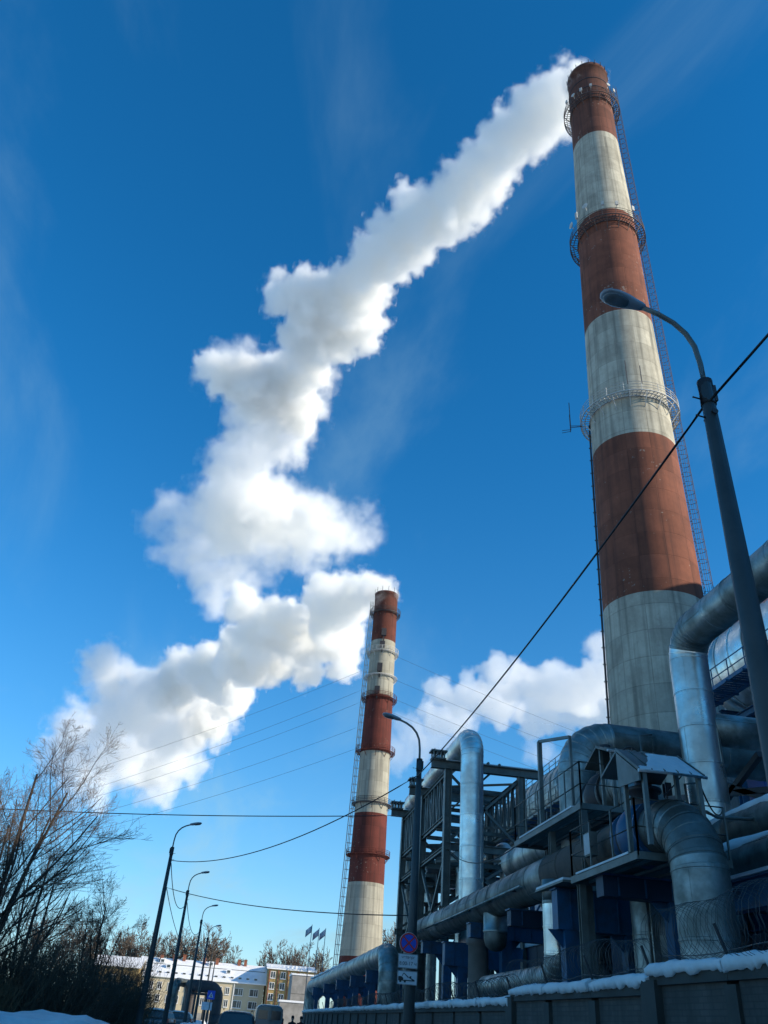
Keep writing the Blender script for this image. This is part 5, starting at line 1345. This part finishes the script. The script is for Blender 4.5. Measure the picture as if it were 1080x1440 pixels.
# ------------------------------------------------------------------ flagpoles
fl_w = pmat('flag_white', (0.75, 0.72, 0.72), (0.6, 0.4, 0.4), 1.5, .8); fl_r = pmat('flag_red', (0.75, 0.45, 0.45), (0.7, 0.65, 0.66), 1.2, .8)
for (x, h, m, lab) in ((8.75, 11.6, fl_w, 'flagpole with pale flag, nearest the ochre building'), (9.65, 11.3, fl_r, 'middle flagpole with red flag'), (10.45, 11.35, fl_r, 'flagpole with red flag, nearest the shorter chimney')):
    fp_ = empty('flagpole', (x, 110, 0), lab, 'flagpole', 'flagpoles beyond the wall')
    MB().tube([(x, 110, 0), (x, 110, h)], [.06, .035], 8).build('pole', steel_white, fp_)
    rows = []
    for i in range(9):
        u = i / 8
        rows.append([(x - u * .95 * .75, 110 + .14 * math.sin(u * 7 + x), h - .08 - v * .75 - u * .62) for v in (0, .33, .66, 1)])
    V = [p for r in rows for p in r]; F = [(i * 4 + j, i * 4 + j + 1, (i + 1) * 4 + j + 1, (i + 1) * 4 + j) for i in range(8) for j in range(3)]
    fo = MB().add(V, F, True).build('flag', m, fp_)
    fo.modifiers.new('thickness', 'SOLIDIFY').thickness = .015

# ------------------------------------------------------------------ vehicles
def carpaint(name, c):
    m = pmat(name, c, tuple(x * .9 for x in c), .6, .35); m.node_tree.nodes['Principled BSDF'].inputs['Coat Weight'].default_value = .6
    return m
tail_red = pmat('tail_light_red', (0.25, 0.01, 0.012), None, 3, .2)
def section(y, w, z0, z1, e=3.2, n=20, wt=None):
    out = []
    for k in range(n):
        q = 2 * math.pi * k / n + math.pi / n
        cx_, sz = math.cos(q), math.sin(q)
        ux = math.copysign(abs(cx_) ** (2 / e), cx_); uz = math.copysign(abs(sz) ** (2 / e), sz)
        f = (uz + 1) / 2; ww = w if wt is None else w + (wt - w) * f
        out.append(Vector((ux * ww, y, (z0 + z1) / 2 + uz * (z1 - z0) / 2)))
    return out
def vehicle(name, label, cat, x, y, paint, L, W, H, belt, van=False, snowy=False):
    root = empty(name, (0, 0, 0), label, cat)
    hw = W / 2
    if not van:
        body = [(-L/2, .82), (-L/2 + .12, .95), (-L/2 + .6, 1.0), (0, 1.0), (L/2 - .9, .99), (L/2 - .25, .93), (L/2, .80)]
        MB().loft([section(yy, hw * k, .32, belt if yy < L/2 - 1.2 else belt - .12) for yy, k in body]).build('body', paint, root)
        cab = [(-L/2 + .08, belt - .08, .86), (-L/2 + .30, H - .06, .84), (-L/2 + .7, H, .85), (0, H, .86), (L/2 - 1.75, H - .10, .84), (L/2 - 1.0, belt - .02, .86)]
        MB().loft([section(yy, hw * .97, belt - .14, max(belt, zt), 4.0, wt=hw * .80) for yy, zt, k in cab]).build('cabin', paint, root)
        gz0, gz1 = belt + .02, H - .14
        a, b = -L/2 + .075, -L/2 + .30
        MB().add([(-hw * .80, a - .02, gz0), (hw * .80, a - .02, gz0), (hw * .70, b - .06, gz1), (-hw * .70, b - .06, gz1), (-hw * .80, a + .1, gz0), (hw * .80, a + .1, gz0), (hw * .70, b + .1, gz1), (-hw * .70, b + .1, gz1)],
                 [(0, 1, 2, 3), (7, 6, 5, 4), (0, 4, 5, 1), (1, 5, 6, 2), (2, 6, 7, 3), (3, 7, 4, 0)]).build('rear_window', glass_dark, root)
        for s in (-1, 1):
            for ya, yb in ((-L/2 + .55, -L/2 + 1.35), (-L/2 + 1.42, -L/2 + 2.25), (-L/2 + 2.32, L/2 - 1.55)):
                x0, x1 = s * hw * .965, s * hw * .835
                MB().add([(x0, ya, gz0 + .02), (x0, yb, gz0 + .02), (x1, yb, gz1), (x1, ya, gz1), (x0 - s * .12, ya, gz0 + .02), (x0 - s * .12, yb, gz0 + .02), (x1 - s * .12, yb, gz1), (x1 - s * .12, ya, gz1)],
                         [(0, 1, 2, 3), (7, 6, 5, 4), (0, 4, 5, 1), (1, 5, 6, 2), (2, 6, 7, 3), (3, 7, 4, 0)]).build('side_window', glass_dark, root)
            MB().box((s * hw * .93, L/2 - 1.6, belt + .06), (.22, .14, .16)).build('mirror', paint, root)
            MB().box((s * hw * .82, -L/2 + .02, belt - .22), (.24, .12, .34)).build('tail_light', tail_red, root)
            MB().beam((s * hw * .72, -L/2 + .6, H + .04), (s * hw * .72, L/2 - 2, H + .02), .04).build('roof_rail', steel_dark, root)
        MB().box((0, -L/2 - .02, .5), (W * .92, .16, .3)).build('bumper', rubber, root)
        MB().box((0, -L/2 - .02, .82), (.52, .03, .12)).build('number_plate', sign_white, root)
    else:
        st_ = [(-L/2, .96, H - .12), (-L/2 + .1, .99, H - .03), (-L/2 + .5, 1.0, H), (L/2 - 1.9, 1.0, H), (L/2 - 1.4, .99, H - .12), (L/2 - .75, .96, 1.45), (L/2 - .1, .9, 1.05), (L/2, .8, .95)]
        MB().loft([section(yy, hw * k, .35, zt, 5.5, wt=hw * k * .9) for yy, k, zt in st_]).build('body', paint, root)
        for s in (-1, 1):
            d = MB().box((s * W * .225, -L/2 - .01, (H + .55) / 2 - .02), (W * .43, .05, H - .95)).build('rear_door', paint, root)
            MB().box((s * W * .22, -L/2 - .04, H - .62), (W * .32, .03, .52)).build('door_window', glass_dark, d)
            MB().box((s * hw * .93, -L/2 - .0, 1.15), (.12, .08, .5)).build('tail_light', tail_red, root)
            MB().box((s * hw * 1.12, L/2 - 1.5, 1.5), (.2, .14, .34)).build('mirror', rubber, root)
        for z in (1.0, 1.25, 1.5): MB().beam((-.05, -L/2 - .06, z), (.3, -L/2 - .06, z), .03).build('ladder_rung', steel_grey, root)
        MB().box((0, -L/2 - .03, .48), (W * .9, .16, .22)).build('bumper', rubber, root)
    for sx in (-1, 1):
        for yy in (-L/2 + .85, L/2 - .95):
            cxx = sx * (hw - .12)
            w_ = MB()
            rg2 = [[Vector((cxx + dx, yy + r * math.cos(2 * math.pi * k / 20), .34 + r * math.sin(2 * math.pi * k / 20))) for k in range(20)] for dx, r in ((-.11, .2), (-.11, .32), (-.08, .34), (.08, .34), (.11, .32), (.11, .2))]
            wh = w_.loft(rg2).build('wheel', rubber, root)
            MB().loft([[Vector((cxx + sx * d2, yy + r * math.cos(2 * math.pi * k / 16), .34 + r * math.sin(2 * math.pi * k / 16))) for k in range(16)] for d2, r in ((.1, .21), (.125, .19), (.118, .03))]).build('rim', steel_grey, wh)
    if snowy:
        MB().loft([section(yy, hw * .8, H - .02, H + h, 2.5) for yy, h in ((-L/2 + .5, .05), (-L/2 + .8, .16), (0, .2), (L/2 - 2.0, .15), (L/2 - 1.7, .05))]).build('snow_cap', snow, root)
    root.location = (x, y, .01)
    return root
vehicle('suv_car', 'dark car seen from behind on the road ahead', 'car', .52, 46.4, carpaint('dark_car_paint', (0.03, 0.034, 0.04)), 4.6, 1.86, 1.80, 1.08)
vehicle('delivery_van', 'grey-green van parked by the wall ahead', 'van', 2.95, 68.8, carpaint('grey_green_van_paint', (0.13, 0.17, 0.175)), 5.4, 2.05, 2.42, 1.2, van=True)
vehicle('parked_car', 'snow-covered car parked behind the first verge lamp', 'car', -7.0, 93, carpaint('dull_blue_paint', (0.07, 0.085, 0.10)), 4.3, 1.8, 1.55, .98, snowy=True).rotation_euler = (0, 0, 1.2)
vehicle('parked_car', 'snow-covered car parked behind the second verge lamp', 'car', -6.0, 116, carpaint('dull_grey_paint', (0.12, 0.12, 0.12)), 4.3, 1.8, 1.5, .98, snowy=True).rotation_euler = (0, 0, 1.4)

# ------------------------------------------------------------------ two people walking by the wall
coat_d = pmat('dark_coat', (0.018, 0.02, 0.024), (0.03, 0.03, 0.035), 5, .9); coat_r = pmat('dark_red_coat', (0.07, 0.018, 0.02), (0.035, 0.015, 0.018), 5, .9)
skin_m = pmat('skin', (0.42, 0.26, 0.19), None, 4, .6); hat_m = pmat('dark_hat', (0.015, 0.015, 0.018), None, 8, .95)
def person(label, x, y, rz, coat, stride):
    root = empty('person', (0, 0, 0), label, 'person')
    J = [(0, 0, .95, .15, .11), (0, 0, 1.18, .155, .115), (0, 0, 1.40, .19, .11), (0, 0, 1.50, .07, .07), (0, .02, 1.58, .065, .065),
         (.19, 0, 1.42, .075, .075), (.25, -.06 * stride, 1.15, .06, .06), (.25, .06, .92, .045, .045), (.25, .09, .84, .04, .025),
         (-.19, 0, 1.42, .075, .075), (-.25, .06 * stride, 1.15, .06, .06), (-.25, -.02, .92, .045, .045), (-.25, .0, .84, .04, .025),
         (.10, .0, .86, .10, .10), (.10, .12 * stride, .48, .07, .07), (.10, .06 * stride, .09, .05, .05), (.10, .06 * stride + .15, .05, .05, .04),
         (-.10, .0, .86, .10, .10), (-.10, -.08 * stride, .48, .07, .07), (-.10, -.2 * stride, .10, .05, .05), (-.10, -.2 * stride + .15, .05, .05, .04)]
    E = [(0, 1), (1, 2), (2, 3), (3, 4), (2, 5), (5, 6), (6, 7), (7, 8), (2, 9), (9, 10), (10, 11), (11, 12), (0, 13), (13, 14), (14, 15), (15, 16), (0, 17), (17, 18), (18, 19), (19, 20)]
    me = bpy.data.meshes.new('body'); me.from_pydata([j[:3] for j in J], E, [])
    o = bpy.data.objects.new('body', me); col.objects.link(o); o.parent = root; me.materials.append(coat)
    sk = o.modifiers.new('skin', 'SKIN'); sk.use_smooth_shade = True
    for i, j in enumerate(J): me.skin_vertices[0].data[i].radius = j[3:5]
    me.skin_vertices[0].data[0].use_root = True
    o.modifiers.new('smooth', 'SUBSURF').levels = 1; o.modifiers['smooth'].render_levels = 2
    hd = MB()
    rings = []
    for z, a, b in ((1.54, .05, .055), (1.58, .062, .075), (1.63, .074, .09), (1.69, .078, .098), (1.75, .072, .09), (1.79, .05, .065), (1.81, .015, .02)):
        rings.append([Vector((a * math.cos(2 * math.pi * k / 18), .015 + b * math.sin(2 * math.pi * k / 18), z)) for k in range(18)])
    h = hd.loft(rings).box((0, .115, 1.66), (.022, .03, .04)).build('head', skin_m, root)
    for s in (-1, 1):
        MB().box((s * .03, .103, 1.69), (.022, .012, .012)).build('eye', sign_black, h); MB().box((s * .08, .0, 1.67), (.018, .04, .06)).build('ear', skin_m, h)
    MB().box((0, .100, 1.605), (.045, .012, .01)).build('mouth', coat_r, h)
    MB().lathe((0, .005, 0), [(.095, 1.70), (.100, 1.74), (.092, 1.80), (.06, 1.84), (.0, 1.855)], 18).build('knit_hat', hat_m, root)
    for s in (-1, 1):
        for f in range(4):
            b0 = Vector((s * .25 + (f - 1.5) * .017, .09 if s > 0 else .0, .83)); b1 = b0 + Vector((0, .012, -.045)); b2 = b1 + Vector((0, .022, -.03))
            MB().tube([b0, b1, b2], [.010, .0095, .007], 6).build('finger', skin_m, root)
        b0 = Vector((s * .25, .125 if s > 0 else .035, .86)); MB().tube([b0, b0 + Vector((0, .022, -.03)), b0 + Vector((0, .028, -.055))], [.011, .01, .008], 6).build('thumb', skin_m, root)
    root.location = (x, y, .02); root.rotation_euler = (0, 0, rz)
    return root
person('person in a dark coat and hat walking beside the wall, nearer the van', 4.15, 60, 0.1, coat_d, 1)
person('person in a dark reddish coat walking close to the wall', 4.72, 60.4, -.1, coat_r, -1)
